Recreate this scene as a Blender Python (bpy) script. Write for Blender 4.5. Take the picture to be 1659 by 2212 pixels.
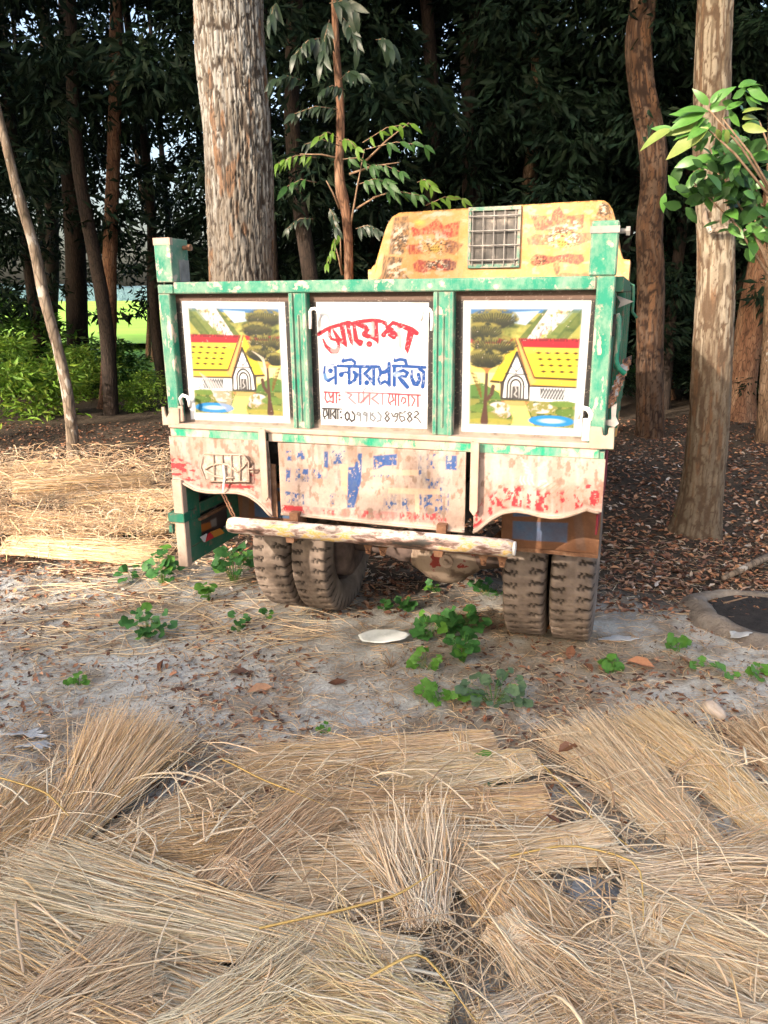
import bpy, math, random
import numpy as np
from mathutils import Vector, Matrix
random.seed(7); rng = np.random.default_rng(11)
scene = bpy.context.scene
for o in list(bpy.data.objects): bpy.data.objects.remove(o)
COL = scene.collection

# ---------------------------------------------------------------- camera
FPX, PITCH, ROLL, CAMH = 762.3, 0.2802, -0.0096, 2.3074
cd = bpy.data.cameras.new('camera'); cam = bpy.data.objects.new('camera', cd); COL.objects.link(cam)
cd.sensor_fit = 'HORIZONTAL'; cd.sensor_width = 36; cd.lens = FPX / 768 * 36
cd.clip_start = 0.05; cd.clip_end = 3000
cam.matrix_world = Matrix.Translation((0, 0, CAMH)) @ Matrix.Rotation(math.pi / 2 - PITCH, 4, 'X') @ Matrix.Rotation(ROLL, 4, 'Z')
scene.camera = cam

# ---------------------------------------------------------------- sky, sun, exposure
SUN_EL, SUN_AZ = math.radians(23), math.radians(44)      # behind the photographer, to the left
to_sun = Vector((-math.sin(SUN_AZ) * math.cos(SUN_EL), -math.cos(SUN_AZ) * math.cos(SUN_EL), math.sin(SUN_EL)))
w = bpy.data.worlds.new('World'); scene.world = w; w.use_nodes = True
nt = w.node_tree; nt.nodes.clear()
sky = nt.nodes.new('ShaderNodeTexSky'); sky.sky_type = 'NISHITA'; sky.sun_disc = False
sky.sun_elevation = SUN_EL; sky.sun_rotation = math.pi + SUN_AZ
sky.air_density = 1.0; sky.dust_density = 7.0; sky.ozone_density = 1.0
bg = nt.nodes.new('ShaderNodeBackground'); bg.inputs['Strength'].default_value = 0.15
wo = nt.nodes.new('ShaderNodeOutputWorld')
nt.links.new(sky.outputs[0], bg.inputs[0]); nt.links.new(bg.outputs[0], wo.inputs[0])
sd = bpy.data.lights.new('sun', 'SUN'); sd.energy = 2.0; sd.angle = math.radians(0.55); sd.color = (1.0, 0.87, 0.74)
sun = bpy.data.objects.new('sun', sd); COL.objects.link(sun)
sun.rotation_euler = to_sun.to_track_quat('Z', 'Y').to_euler()
vs = scene.view_settings
scene.display_settings.display_device = 'sRGB'
vs.view_transform = 'Standard'; vs.look = 'None'; vs.gamma = 1; vs.use_curve_mapping = False; vs.exposure = 2.08
cy = scene.cycles
cy.max_bounces = 6; cy.diffuse_bounces = 3; cy.glossy_bounces = 2; cy.transmission_bounces = 3
cy.use_denoising = True
cy.use_adaptive_sampling = True; cy.adaptive_threshold = 0.02

# ---------------------------------------------------------------- camera geometry: photo pixel -> point in the place
TX, TY, YAW = -0.0842, 3.9823, 0.3143
CY_, SY_ = math.cos(YAW), math.sin(YAW)
cp, sp = math.cos(PITCH), math.sin(PITCH); cr, sr = math.cos(ROLL), math.sin(ROLL)
def raydir(px, py):
    sx, sy = px / 4 - 384, py / 4 - 512
    a = sx * cr + sy * sr; b = -sx * sr + sy * cr
    d = np.array([a / FPX, 1, -b / FPX])
    return np.array([d[0], d[1] * cp + d[2] * sp, -d[1] * sp + d[2] * cp])
def G(dx, dy, z=0.0):                     # ground point under a place in the photo (1659-wide coordinates)
    r = raydir(dx * 1.8517, dy * 1.8517); t = (z - CAMH) / r[2]
    return np.array([r[0] * t, r[1] * t, z])
def P(dx, dy, Y):                         # point at distance Y
    r = raydir(dx * 1.8517, dy * 1.8517); t = Y / r[1]
    return np.array([r[0] * t, Y, CAMH + r[2] * t])
def toloc(v): return np.array([v[0] * CY_ - v[1] * SY_, v[0] * SY_ + v[1] * CY_, v[2]])
def at(px, py, yl=0.0):                   # full-size pixel -> truck x, z on the plane y = yl
    o = toloc(np.array([-TX, -TY, CAMH])); r = toloc(raydir(px, py)); t = (yl - o[1]) / r[1]; q = o + t * r
    return float(q[0]), float(q[2])
def atx(px, py, xl):                      # full-size pixel -> truck y, z on the plane x = xl
    o = toloc(np.array([-TX, -TY, CAMH])); r = toloc(raydir(px, py)); t = (xl - o[0]) / r[0]; q = o + t * r
    return float(q[1]), float(q[2])
def topix(x, y, z):                       # truck coords (arrays) -> full-size pixels
    X = TX + x * CY_ + y * SY_; Y = TY - x * SY_ + y * CY_; Z = z - CAMH
    d = Y * cp - Z * sp; u = Y * sp + Z * cp
    sx = X / d * FPX; sy = -u / d * FPX
    return 4 * (384 + sx * cr - sy * sr), 4 * (512 + sx * sr + sy * cr)
def t2w(x, y, z): return np.array([TX + x * CY_ + y * SY_, TY - x * SY_ + y * CY_, z])
r1 = lambda u, v: (600 + u * .6028, 900 + v * .6028)
r2 = lambda u, v: (1500 + u * .6630, 760 + v * .6630)
r3 = lambda u, v: (600 + u * .6028, 1650 + v * .6028)
r4 = lambda u, v: (1500 + u * .6630, 1650 + v * .6630)

# ---------------------------------------------------------------- helpers
def L(c):                                 # sRGB 0..255 -> linear
    c = np.asarray(c, float) / 255
    return np.where(c < .04045, c / 12.92, ((c + .055) / 1.055) ** 2.4)
def mesh(V, F, col=None, smooth=False):
    V = np.asarray(V, np.float32); me = bpy.data.meshes.new('m')
    if isinstance(F, np.ndarray):
        n, k = F.shape
        me.vertices.add(len(V)); me.vertices.foreach_set('co', V.ravel())
        me.loops.add(n * k); me.loops.foreach_set('vertex_index', F.astype(np.int32).ravel())
        me.polygons.add(n); me.polygons.foreach_set('loop_start', np.arange(0, n * k, k, dtype=np.int32))
        me.update(calc_edges=True)
    else:
        me.from_pydata([tuple(map(float, v)) for v in V], [], F); me.update()
    if col is not None:
        ca = me.color_attributes.new('Col', 'FLOAT_COLOR', 'POINT')
        c = np.ones((len(V), 4), np.float32); c[:, :3] = col; ca.data.foreach_set('color', c.ravel())
    if smooth: me.polygons.foreach_set('use_smooth', np.ones(len(me.polygons), bool))
    return me
def obj(name, me, mat=None, parent=None, loc=None, rot=None, scl=None):
    o = bpy.data.objects.new(name, me); COL.objects.link(o)
    if mat is not None and me is not None and len(me.materials) == 0: me.materials.append(mat)
    if parent: o.parent = parent
    if loc is not None: o.location = loc
    if rot is not None: o.rotation_euler = rot
    if scl is not None: o.scale = scl if hasattr(scl, '__len__') else (scl,) * 3
    return o
def tag(o, label=None, cat=None, group=None, kind=None):
    if label: o['label'] = label
    if cat: o['category'] = cat
    if group: o['group'] = group
    if kind: o['kind'] = kind
    return o
def empty(name, loc, rz=0):
    o = bpy.data.objects.new(name, None); COL.objects.link(o); o.location = loc; o.rotation_euler = (0, 0, rz)
    o.empty_display_size = .1
    return o
class MB:
    def __init__(s): s.v = []; s.f = []
    def add(s, V, F):
        n = len(s.v); s.v += [tuple(map(float, p)) for p in V]; s.f += [tuple(i + n for i in f) for f in F]; return s
    def box(s, x0, x1, y0, y1, z0, z1):
        V = [(x, y, z) for z in (z0, z1) for y in (y0, y1) for x in (x0, x1)]
        return s.add(V, [(0, 2, 3, 1), (4, 5, 7, 6), (0, 1, 5, 4), (1, 3, 7, 5), (3, 2, 6, 7), (2, 0, 4, 6)])
    def prism(s, pts, y0, y1):            # outline in x,z, extruded along y
        n = len(pts); V = [(p[0], y0, p[1]) for p in pts] + [(p[0], y1, p[1]) for p in pts]
        return s.add(V, [tuple(range(n)), tuple(range(2 * n - 1, n - 1, -1))] + [(i, i + n, (i + 1) % n + n, (i + 1) % n) for i in range(n)])
    def tube(s, pts, r, n=8, cap=True):
        pts = [Vector(p) for p in pts]; rs = r if hasattr(r, '__len__') else [r] * len(pts)
        V = []; F = []; up = None
        for i, p in enumerate(pts):
            d = (pts[min(i + 1, len(pts) - 1)] - pts[max(i - 1, 0)]).normalized()
            if up is None: up = Vector((0, 0, 1)) if abs(d.z) < .9 else Vector((1, 0, 0))
            a = d.cross(up).normalized(); b = d.cross(a).normalized(); up = -b if False else a.cross(d).normalized()
            for k in range(n):
                t = 2 * math.pi * k / n; V.append(p + (a * math.cos(t) + b * math.sin(t)) * rs[i])
        for i in range(len(pts) - 1):
            for k in range(n):
                F.append((i * n + k, i * n + (k + 1) % n, (i + 1) * n + (k + 1) % n, (i + 1) * n + k))
        if cap: F += [tuple(range(n - 1, -1, -1)), tuple(range((len(pts) - 1) * n, len(pts) * n))]
        return s.add(V, F)
    def build(s, name, mat, parent=None, bev=0, smooth=False, **k):
        me = bpy.data.meshes.new(name); me.from_pydata(s.v, [], s.f); me.update()
        if smooth: me.polygons.foreach_set('use_smooth', np.ones(len(me.polygons), bool))
        o = obj(name, me, mat, parent, **k)
        if bev:
            m = o.modifiers.new('b', 'BEVEL'); m.width = bev; m.segments = 1; m.limit_method = 'ANGLE'
        return o

def hash2(ix, iy, seed):
    h = (ix.astype(np.int64) * 374761393 + iy.astype(np.int64) * 668265263 + seed * 982451653) & 0x7fffffff
    h = (h ^ (h >> 13)) * 1274126177 & 0x7fffffff
    return ((h ^ (h >> 16)) & 0xffff) / 65535.0
def vnoise(x, y, seed=0):
    x = np.asarray(x, float); y = np.asarray(y, float)
    ix = np.floor(x); iy = np.floor(y); fx = x - ix; fy = y - iy
    fx = fx * fx * (3 - 2 * fx); fy = fy * fy * (3 - 2 * fy)
    a = hash2(ix, iy, seed); b = hash2(ix + 1, iy, seed); c = hash2(ix, iy + 1, seed); d = hash2(ix + 1, iy + 1, seed)
    return (a * (1 - fx) + b * fx) * (1 - fy) + (c * (1 - fx) + d * fx) * fy
def fbm(x, y, seed=0, o=4):
    s = 0; a = .5; t = 0
    for i in range(o): s = s + a * vnoise(x * 2 ** i, y * 2 ** i, seed + i); t += a; a *= .55
    return s / t
def sstep(a, b, x): t = np.clip((x - a) / (b - a), 0, 1); return t * t * (3 - 2 * t)

# ---------------------------------------------------------------- materials
def newmat(name):
    m = bpy.data.materials.new(name); m.use_nodes = True; n = m.node_tree; b = n.nodes['Principled BSDF']
    b.inputs['Specular IOR Level'].default_value = .3
    return m, n, b
def coords(n, scale, kind='Object'):
    tc = n.nodes.new('ShaderNodeTexCoord'); mp = n.nodes.new('ShaderNodeMapping'); mp.inputs['Scale'].default_value = scale
    n.links.new(tc.outputs[kind], mp.inputs[0]); return mp
def noise(n, mp, s, det=4, rough=.6):
    t = n.nodes.new('ShaderNodeTexNoise'); t.inputs['Scale'].default_value = s; t.inputs['Detail'].default_value = det
    t.inputs['Roughness'].default_value = rough; n.links.new(mp.outputs[0], t.inputs['Vector']); return t
def ramp(n, src, stops):
    r = n.nodes.new('ShaderNodeValToRGB'); e = r.color_ramp.elements
    while len(e) > 1: e.remove(e[-1])
    e[0].position = stops[0][0]; e[0].color = (*stops[0][1], 1)
    for p, c in stops[1:]:
        k = e.new(p); k.color = (*c, 1)
    n.links.new(src, r.inputs[0]); return r
def mixc(n, f, a, b, mode='MIX'):
    m = n.nodes.new('ShaderNodeMix'); m.data_type = 'RGBA'; m.blend_type = mode
    for s, v in ((0, f), (6, a), (7, b)):
        if hasattr(v, 'links') or hasattr(v, 'is_linked'): n.links.new(v, m.inputs[s])
        elif s == 0: m.inputs[0].default_value = v
        else: m.inputs[s].default_value = (*v, 1)
    return m.outputs[2]
def bump(n, b, src, strength, dist=.01):
    k = n.nodes.new('ShaderNodeBump'); k.inputs['Strength'].default_value = strength; k.inputs['Distance'].default_value = dist
    n.links.new(src, k.inputs['Height']); n.links.new(k.outputs[0], b.inputs['Normal']); return k
def simple(name, stops, s=8, scale=(1, 1, 1), rough=.8, bs=60, bstr=.3, bd=.005, attr=False, det=5, spec=.3, transl=0, metal=0):
    m, n, b = newmat(name); mp = coords(n, scale); t = noise(n, mp, s, det); c = ramp(n, t.outputs[0], stops).outputs[0]
    if attr:
        a = n.nodes.new('ShaderNodeAttribute'); a.attribute_name = 'Col'; c = mixc(n, 1.0, c, a.outputs[0], 'MULTIPLY')
    n.links.new(c, b.inputs['Base Color']); b.inputs['Roughness'].default_value = rough; b.inputs['Specular IOR Level'].default_value = spec
    b.inputs['Metallic'].default_value = metal
    if bstr: t2 = noise(n, mp, bs, 5, .65); bump(n, b, t2.outputs[0], bstr, bd)
    if transl:
        tr = n.nodes.new('ShaderNodeBsdfTranslucent'); n.links.new(c, tr.inputs[0]); mx = n.nodes.new('ShaderNodeMixShader'); mx.inputs[0].default_value = transl
        n.links.new(b.outputs[0], mx.inputs[1]); n.links.new(tr.outputs[0], mx.inputs[2]); n.links.new(mx.outputs[0], n.nodes['Material Output'].inputs[0])
    return m
def worn(name, paint, under, cover=.5, soft=.03, s=9, scale=(1, 1, 1), dust=(.55, .45, .36), dustamt=.35, rough=.6, rust=(.16, .08, .045), rustat=.70):
    m, n, b = newmat(name); mp = coords(n, scale)
    t = noise(n, mp, s, 9, .62); f = ramp(n, t.outputs[0], [(cover - soft, (0, 0, 0)), (cover + soft, (1, 1, 1))]).outputs[0]
    v = noise(n, mp, 2.7, 4); pv = ramp(n, v.outputs[0], [(.3, tuple(x * .72 for x in paint)), (.7, paint)]).outputs[0]
    c = mixc(n, f, pv, under)
    t3 = noise(n, coords(n, (1, 1, 1)), s * 1.7, 8, .65); fr = ramp(n, t3.outputs[0], [(rustat - .02, (0, 0, 0)), (rustat + .02, (1, 1, 1))]).outputs[0]
    c = mixc(n, fr, c, rust)
    bv = n.nodes.new('ShaderNodeBevel'); bv.samples = 4; bv.inputs[0].default_value = .014; gm = n.nodes.new('ShaderNodeNewGeometry'); dp = n.nodes.new('ShaderNodeVectorMath'); dp.operation = 'DOT_PRODUCT'
    n.links.new(bv.outputs[0], dp.inputs[0]); n.links.new(gm.outputs['Normal'], dp.inputs[1]); sb = n.nodes.new('ShaderNodeMath'); sb.operation = 'SUBTRACT'; n.links.new(t3.outputs[0], sb.inputs[0]); n.links.new(dp.outputs['Value'], sb.inputs[1])
    fe = ramp(n, sb.outputs[0], [(-.47 + 1 - 1, (0, 0, 0)), (.0, (0, 0, 0))]).outputs[0] if False else None
    ad = n.nodes.new('ShaderNodeMath'); ad.operation = 'ADD'; n.links.new(sb.outputs[0], ad.inputs[0]); ad.inputs[1].default_value = 1.0
    fe = ramp(n, ad.outputs[0], [(.60, (0, 0, 0)), (.68, (.9, .9, .9))]).outputs[0]; c = mixc(n, fe, c, tuple(.6 * u_ + .4 * r_ for u_, r_ in zip(under, rust)))
    t4 = noise(n, coords(n, (1.7, 1, 1)), 5, 7, .7); fd = ramp(n, t4.outputs[0], [(.42, (0, 0, 0)), (.72, (dustamt,) * 3)]).outputs[0]
    c = mixc(n, fd, c, dust)
    n.links.new(c, b.inputs['Base Color']); b.inputs['Roughness'].default_value = rough
    bump(n, b, t.outputs[0], .35, .004)
    return m
def colmat(name, rough=.6, s=90, bstr=.2, var=.15, scale=(1, 1, 1)):
    m, n, b = newmat(name); a = n.nodes.new('ShaderNodeAttribute'); a.attribute_name = 'Col'
    mp = coords(n, scale); t = noise(n, mp, s, 5, .7); r = ramp(n, t.outputs[0], [(.3, (1 - var,) * 3), (.7, (1, 1, 1))]).outputs[0]
    n.links.new(mixc(n, 1.0, a.outputs[0], r, 'MULTIPLY'), b.inputs['Base Color']); b.inputs['Roughness'].default_value = rough
    bump(n, b, t.outputs[0], bstr, .003); return m
PEACH = (.50, .37, .29)
m_green = worn('worn_green_paint', (.006, .185, .11), (.36, .29, .24), cover=.60, s=13, rustat=.66, dustamt=.4)
m_greenp = worn('peeling_green_paint', (.007, .19, .115), (.36, .29, .24), cover=.575, soft=.02, s=12, scale=(1.4, 1, .5), rustat=.69, dustamt=.38)
m_dust = worn('dusty_primer', (.42, .31, .24), (.32, .23, .17), cover=.55, soft=.12, s=7, rustat=.74, dustamt=.5, dust=(.55, .42, .33), rough=.85)
m_rust = simple('rusty_steel', [(.3, (.10, .045, .025)), (.55, (.22, .11, .06)), (.75, (.32, .2, .13))], s=14, rough=.9, bs=90, bstr=.5)
m_dgreen = worn('dark_green_paint', (.006, .13, .075), (.12, .1, .07), cover=.62, s=12, rustat=.68, dustamt=.3, dust=(.2, .16, .12))
m_black = simple('grimy_black_steel', [(.35, (.012, .012, .012)), (.7, (.05, .042, .035))], s=12, rough=.8)
m_grey = simple('bare_grey_steel', [(.3, (.14, .13, .12)), (.7, (.32, .29, .26))], s=10, rough=.7, bs=70)
m_white = simple('chalky_white_paint', [(.3, (.55, .48, .42)), (.6, (.82, .79, .74))], s=10, rough=.7, bs=60)
m_canvas = colmat('sign_painters_enamel', rough=.45, bstr=.12, var=.1)
m_fascia = colmat('scuffed_dusty_paint', rough=.85, bstr=.5, var=.18, s=60)
# ---------------------------------------------------------------- paint canvases (numpy painting on vertex grids)
class Canvas:
    def __init__(s, U, V, base, aa):
        s.U, s.V, s.aa = U, V, aa; s.C = np.empty(U.shape + (3,)); s.C[...] = L(base)
    def put(s, m, c):
        m = np.clip(m, 0, 1)[..., None]; s.C = s.C * (1 - m) + np.asarray(L(c)) * m
    def poly(s, pts, c, a=1.0, mod=None):
        pts = np.array(pts, float); x0, y0 = pts.min(0) - s.aa; x1, y1 = pts.max(0) + s.aa
        sel = (s.U >= x0) & (s.U <= x1) & (s.V >= y0) & (s.V <= y1)
        if not sel.any(): return
        u = s.U[sel]; v = s.V[sel]; ins = np.zeros(u.shape, bool); d = np.full(u.shape, 1e9)
        for (ax, ay), (bx, by) in zip(pts, np.roll(pts, -1, 0)):
            if ay != by:
                k = ((ay > v) != (by > v)) & (u < (bx - ax) * (v - ay) / (by - ay) + ax); ins ^= k
            t = np.clip(((u - ax) * (bx - ax) + (v - ay) * (by - ay)) / max((bx - ax) ** 2 + (by - ay) ** 2, 1e-9), 0, 1)
            d = np.minimum(d, np.hypot(u - ax - t * (bx - ax), v - ay - t * (by - ay)))
        m = np.clip(.5 + np.where(ins, d, -d) / s.aa, 0, 1) * a
        if mod is not None: m = m * mod[sel]
        M_ = np.zeros(s.U.shape); M_[sel] = m; s.put(M_, c)
    def line(s, pts, wd, c, a=1.0, mod=None):
        pts = np.array(pts, float); ws = wd if hasattr(wd, '__len__') else [wd] * len(pts); mw = max(ws)
        x0, y0 = pts.min(0) - mw; x1, y1 = pts.max(0) + mw
        sel = (s.U >= x0) & (s.U <= x1) & (s.V >= y0) & (s.V <= y1)
        if not sel.any(): return
        u = s.U[sel]; v = s.V[sel]; d = np.full(u.shape, 1e9)
        if len(pts) == 1: d = np.hypot(u - pts[0][0], v - pts[0][1]) - ws[0] / 2
        for i in range(len(pts) - 1):
            (ax, ay), (bx, by) = pts[i], pts[i + 1]
            t = np.clip(((u - ax) * (bx - ax) + (v - ay) * (by - ay)) / max((bx - ax) ** 2 + (by - ay) ** 2, 1e-9), 0, 1)
            d = np.minimum(d, np.hypot(u - ax - t * (bx - ax), v - ay - t * (by - ay)) - (ws[i] + (ws[i + 1] - ws[i]) * t) / 2)
        m = np.clip(.5 - d / s.aa, 0, 1) * a
        if mod is not None: m = m * mod[sel]
        M_ = np.zeros(s.U.shape); M_[sel] = m; s.put(M_, c)
    def ell(s, cx, cy, rx, ry, c, a=1.0, mod=None, soft=.2):
        d = np.sqrt(((s.U - cx) / rx) ** 2 + ((s.V - cy) / ry) ** 2); m = np.clip((1 - d) / soft, 0, 1) * a
        if mod is not None: m = m * mod
        s.put(m, c)

def grid_faces(nx, nz):
    i = np.arange(nz - 1)[:, None] * nx + np.arange(nx - 1)[None, :]
    return np.stack([i, i + 1, i + nx + 1, i + nx], -1).reshape(-1, 4)
def panel_grid(xs, z0, z1, nz, y):        # z0, z1 arrays along xs (bottom, top)
    t = np.linspace(0, 1, nz)[:, None]
    X = np.repeat(xs[None, :], nz, 0); Z = z0[None, :] * (1 - t) + z1[None, :] * t
    return X, np.full_like(X, y), Z

def paint_scene(cv, u0, v0, su, sv, mirror, fix):
    """folk painting of a yellow-roofed cottage by a pond, in unit coordinates s (0..1), t (0..1)"""
    S = (cv.U - u0) / su; T = (cv.V - v0) / sv + fix * 0
    if mirror: S = 1 - S
    c2 = Canvas(S, T, (150, 150, 70), .011); n1 = fbm(S * 26, T * 30, 3); n2 = fbm(S * 9, T * 9, 5); n3 = vnoise(S * 60 + T * 22, T * 26 - S * 60, 8)
    n2 = sstep(.2, .8, n2); c2.C = L((84, 98, 36)) * (1 - n2[..., None]) + L((190, 184, 96)) * n2[..., None]
    for k in range(90 if mirror else 80):
        x = (k * .618 + (.3 if mirror else 0)) % 1; y = .03 + (k * .377) % .22; c2.ell(x, y, .05, .022, [(60, 78, 34), (150, 150, 66), (40, 56, 30)][k % 3], .7, sstep(.3, .6, n1), soft=.7)
    c2.poly([(0, 0), (1, 0), (1, .035), (0, .045)], (58, 120, 178))
    c2.poly([(.38, .03), (.62, .02), (.5, .14), (.36, .12)], (190, 215, 235), .9)
    c2.poly([(.78, .05), (.92, .03), (.84, .12), (.72, .16)], (225, 238, 245), .9)
    for i in range(6):                    # slanting hills
        a = .42 + i * .11; c2.poly([(a, .28), (a + .14, .28), (a + .36, .01), (a + .24, .01)], [(74, 98, 40), (176, 172, 84), (104, 124, 60)][i % 3], .8)
    st = (n3 > .45)
    c2.poly([(.50, .28), (.66, .28), (.92, .0), (.70, .0)], (244, 222, 220), 1, np.clip(n1 * 4 - 1.1, 0, 1))
    c2.poly([(.56, .28), (.60, .28), (.84, .02), (.79, .02)], (150, 60, 80), .6, st * 1.)
    c2.poly([(0, .255), (1, .255), (1, .335), (0, .335)], (190, 20, 42)); c2.poly([(.4, .25), (1, .25), (1, .28), (.4, .28)], (120, 12, 30), .8, st * 1.)
    c2.poly([(0, .3), (.45, .3), (.45, .8), (0, .8)], (246, 222, 110)); c2.poly([(0, .55), (.3, .55), (.3, .7), (0, .7)], (250, 236, 170), .8)
    c2.poly([(.46, .33), (1, .335), (1, .585), (.60, .585)], (250, 224, 52)); c2.poly([(.46, .33), (1, .335), (1, .38), (.5, .38)], (255, 190, 90), .5)
    for j in range(4):
        for i in range(5):
            x = .60 + i * .085 + j * .018; y = .375 + j * .052
            c2.line([(x, y), (x + .028, y), (x + .056, y)], [.006, .024, .006], (70, 46, 12))
    c2.poly([(.60, .585), (1, .595), (1, .655), (.56, .655)], (246, 196, 66)); c2.line([(.60, .585), (1, .592)], .02, (74, 50, 12)); c2.line([(.56, .655), (1, .662)], .018, (50, 36, 20))
    c2.poly([(.405, .25), (.445, .25), (.62, .62), (.56, .655), (.43, .37)], (246, 178, 100)); c2.line([(.445, .26), (.60, .585)], .016, (110, 56, 28)); c2.line([(.41, .26), (.56, .655)], .012, (90, 56, 30))
    c2.poly([(.40, .25), (.43, .37), (.32, .63), (.20, .625)], (250, 218, 50)); c2.line([(.20, .625), (.32, .632)], .022, (60, 40, 14)); c2.line([(.405, .25), (.20, .625)], .006, (150, 100, 20))
    c2.poly([(.43, .375), (.545, .62), (.555, .77), (.30, .77), (.315, .625)], (250, 248, 244))
    c2.line([(.43, .375), (.315, .625), (.30, .77)], .024, (42, 36, 34)); c2.line([(.43, .375), (.55, .64), (.56, .77)], .022, (42, 36, 34)); c2.line([(.33, .555), (.53, .56)], .010, (50, 42, 40))
    c2.line([(.43, .38), (.43, .55)], .006, (60, 52, 50)); c2.line([(.385, .49), (.43, .54), (.475, .49)], .008, (50, 42, 40))
    for rx, wd in ((.076, .018), (.048, .018)):
        a = np.linspace(math.pi, 2 * math.pi, 9); c2.line([(.43 - rx, .77)] + [(.43 + rx * math.cos(t), .66 + rx * 1.15 * math.sin(t)) for t in a] + [(.43 + rx, .77)], wd, (40, 36, 36))
    c2.poly([(.40, .66), (.46, .66), (.465, .77), (.395, .77)], (84, 80, 78)); c2.line([(.43, .67), (.44, .70), (.42, .73), (.445, .75)], .008, (225, 220, 215))
    c2.poly([(.285, .63), (.315, .63), (.31, .775), (.29, .775)], (72, 60, 52)); c2.poly([(.25, .76), (.58, .765), (.56, .80), (.3, .79)], (66, 62, 60))
    c2.poly([(.565, .665), (1, .668), (1, .79), (.565, .785)], (250, 249, 246)); c2.poly([(.66, .672), (.885, .676), (.885, .765), (.66, .76)], (120, 122, 124))
    for k in range(9):
        x = .66 + k * .028; c2.line([(x, .675), (x + .05, .76)], .007, (36, 36, 38)); c2.line([(x, .76), (x + .045, .675)], .006, (240, 240, 240))
    c2.poly([(0, .66), (.12, .64), (.28, .72), (.3, .8), (0, .82)], (88, 128, 56)); c2.poly([(0, .78), (1, .785), (1, 1), (0, 1)], (176, 172, 84)); c2.poly([(0, .78), (1, .785), (1, 1), (0, 1)], (84, 106, 44), 1, sstep(.42, .58, n1))
    c2.C = c2.C * (1 - .35 * ((T > .76) * (n1 < .47)))[..., None]
    c2.poly([(.33, .79), (.52, .79), (.62, 1), (.40, 1), (.42, .93)], (244, 214, 120)); c2.poly([(.30, .79), (.56, .79), (.52, .83), (.34, .83)], (238, 140, 90), .7)
    c2.ell(.28, .85, .11, .055, (238, 216, 212), 1, np.clip(n1 * 4 - 1.3, 0, 1)); c2.ell(.68, .84, .14, .05, (238, 220, 214), 1, np.clip(n1 * 4 - 1.3, 0, 1)); c2.ell(.33, .90, .07, .04, (244, 200, 196), .8, np.clip(n1 * 4 - 1.5, 0, 1))
    c2.ell(.88, .80, .14, .03, (110, 140, 56), .9); c2.ell(.93, .87, .12, .035, (96, 130, 52), .9); c2.ell(.12, .86, .14, .04, (108, 138, 58), .9); c2.ell(.1, .93, .16, .035, (140, 150, 66), .9)
    c2.ell(.78, .945, .23, .05, (26, 138, 206), 1, soft=.1); c2.ell(.78, .945, .15, .026, (225, 246, 255), 1, soft=.7)
    c2.ell(.2, .97, .24, .03, (176, 168, 70), .8)
    brn = (88, 56, 42)
    c2.line([(.145, .97), (.15, .85), (.155, .70), (.16, .53)], [.075, .038, .03, .03], brn); c2.line([(.17, .78), (.21, .73), (.22, .67)], [.03, .035, .04], brn)
    for k in range(7): c2.line([(.11, .76), (.0 + .015 * k, .52 + .015 * k)], [.012, .004], (120, 90, 30)) if k % 2 == 0 else None
    for i in range(6): c2.line([(.02 + i * .014, .56 + .035 * i), (.06 + i * .012, .57 + .03 * i)], [.014, .003], (110, 84, 26))
    for k in range(-3, 4): c2.line([(.16, .55), (.16 + k * .028, .47)], .009, (190, 120, 60))
    for (cx, cyy, rx, ry) in (((.22, .09, .23, .10), (.11, .20, .20, .095), (.22, .315, .23, .10), (.14, .43, .19, .095)) if not mirror else ((.17, .09, .22, .095), (.25, .20, .18, .085), (.15, .315, .22, .10), (.22, .42, .19, .085), (.06, .47, .12, .07))):
        c2.ell(cx, cyy, rx, ry, (44, 52, 32), 1, .55 + .45 * sstep(.3, .6, n1), soft=.15); c2.ell(cx, cyy - .02, rx * .96, ry * .70, (128, 122, 58), 1, sstep(.3, .62, n1), soft=.6)
        for k in range(-9, 10):
            a = k / 9.0; c2.line([(cx + a * rx * .35, cyy + ry * .7), (cx + a * rx * .93, cyy - ry * .45 * (1 - a * a))], [.018, .010], (34, 38, 22), .95)
        for k in range(-6, 7): c2.ell(cx + k / 6 * rx * .9, cyy - ry * .75 * (1 - (k / 6) ** 2) ** .5, rx * .15, ry * .26, (190, 174, 80), .5, sstep(.35, .6, n1), soft=.9)
    inside = (S > 0) & (S < 1) & (T > 0) & (T < 1)
    return c2.C, inside

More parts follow.
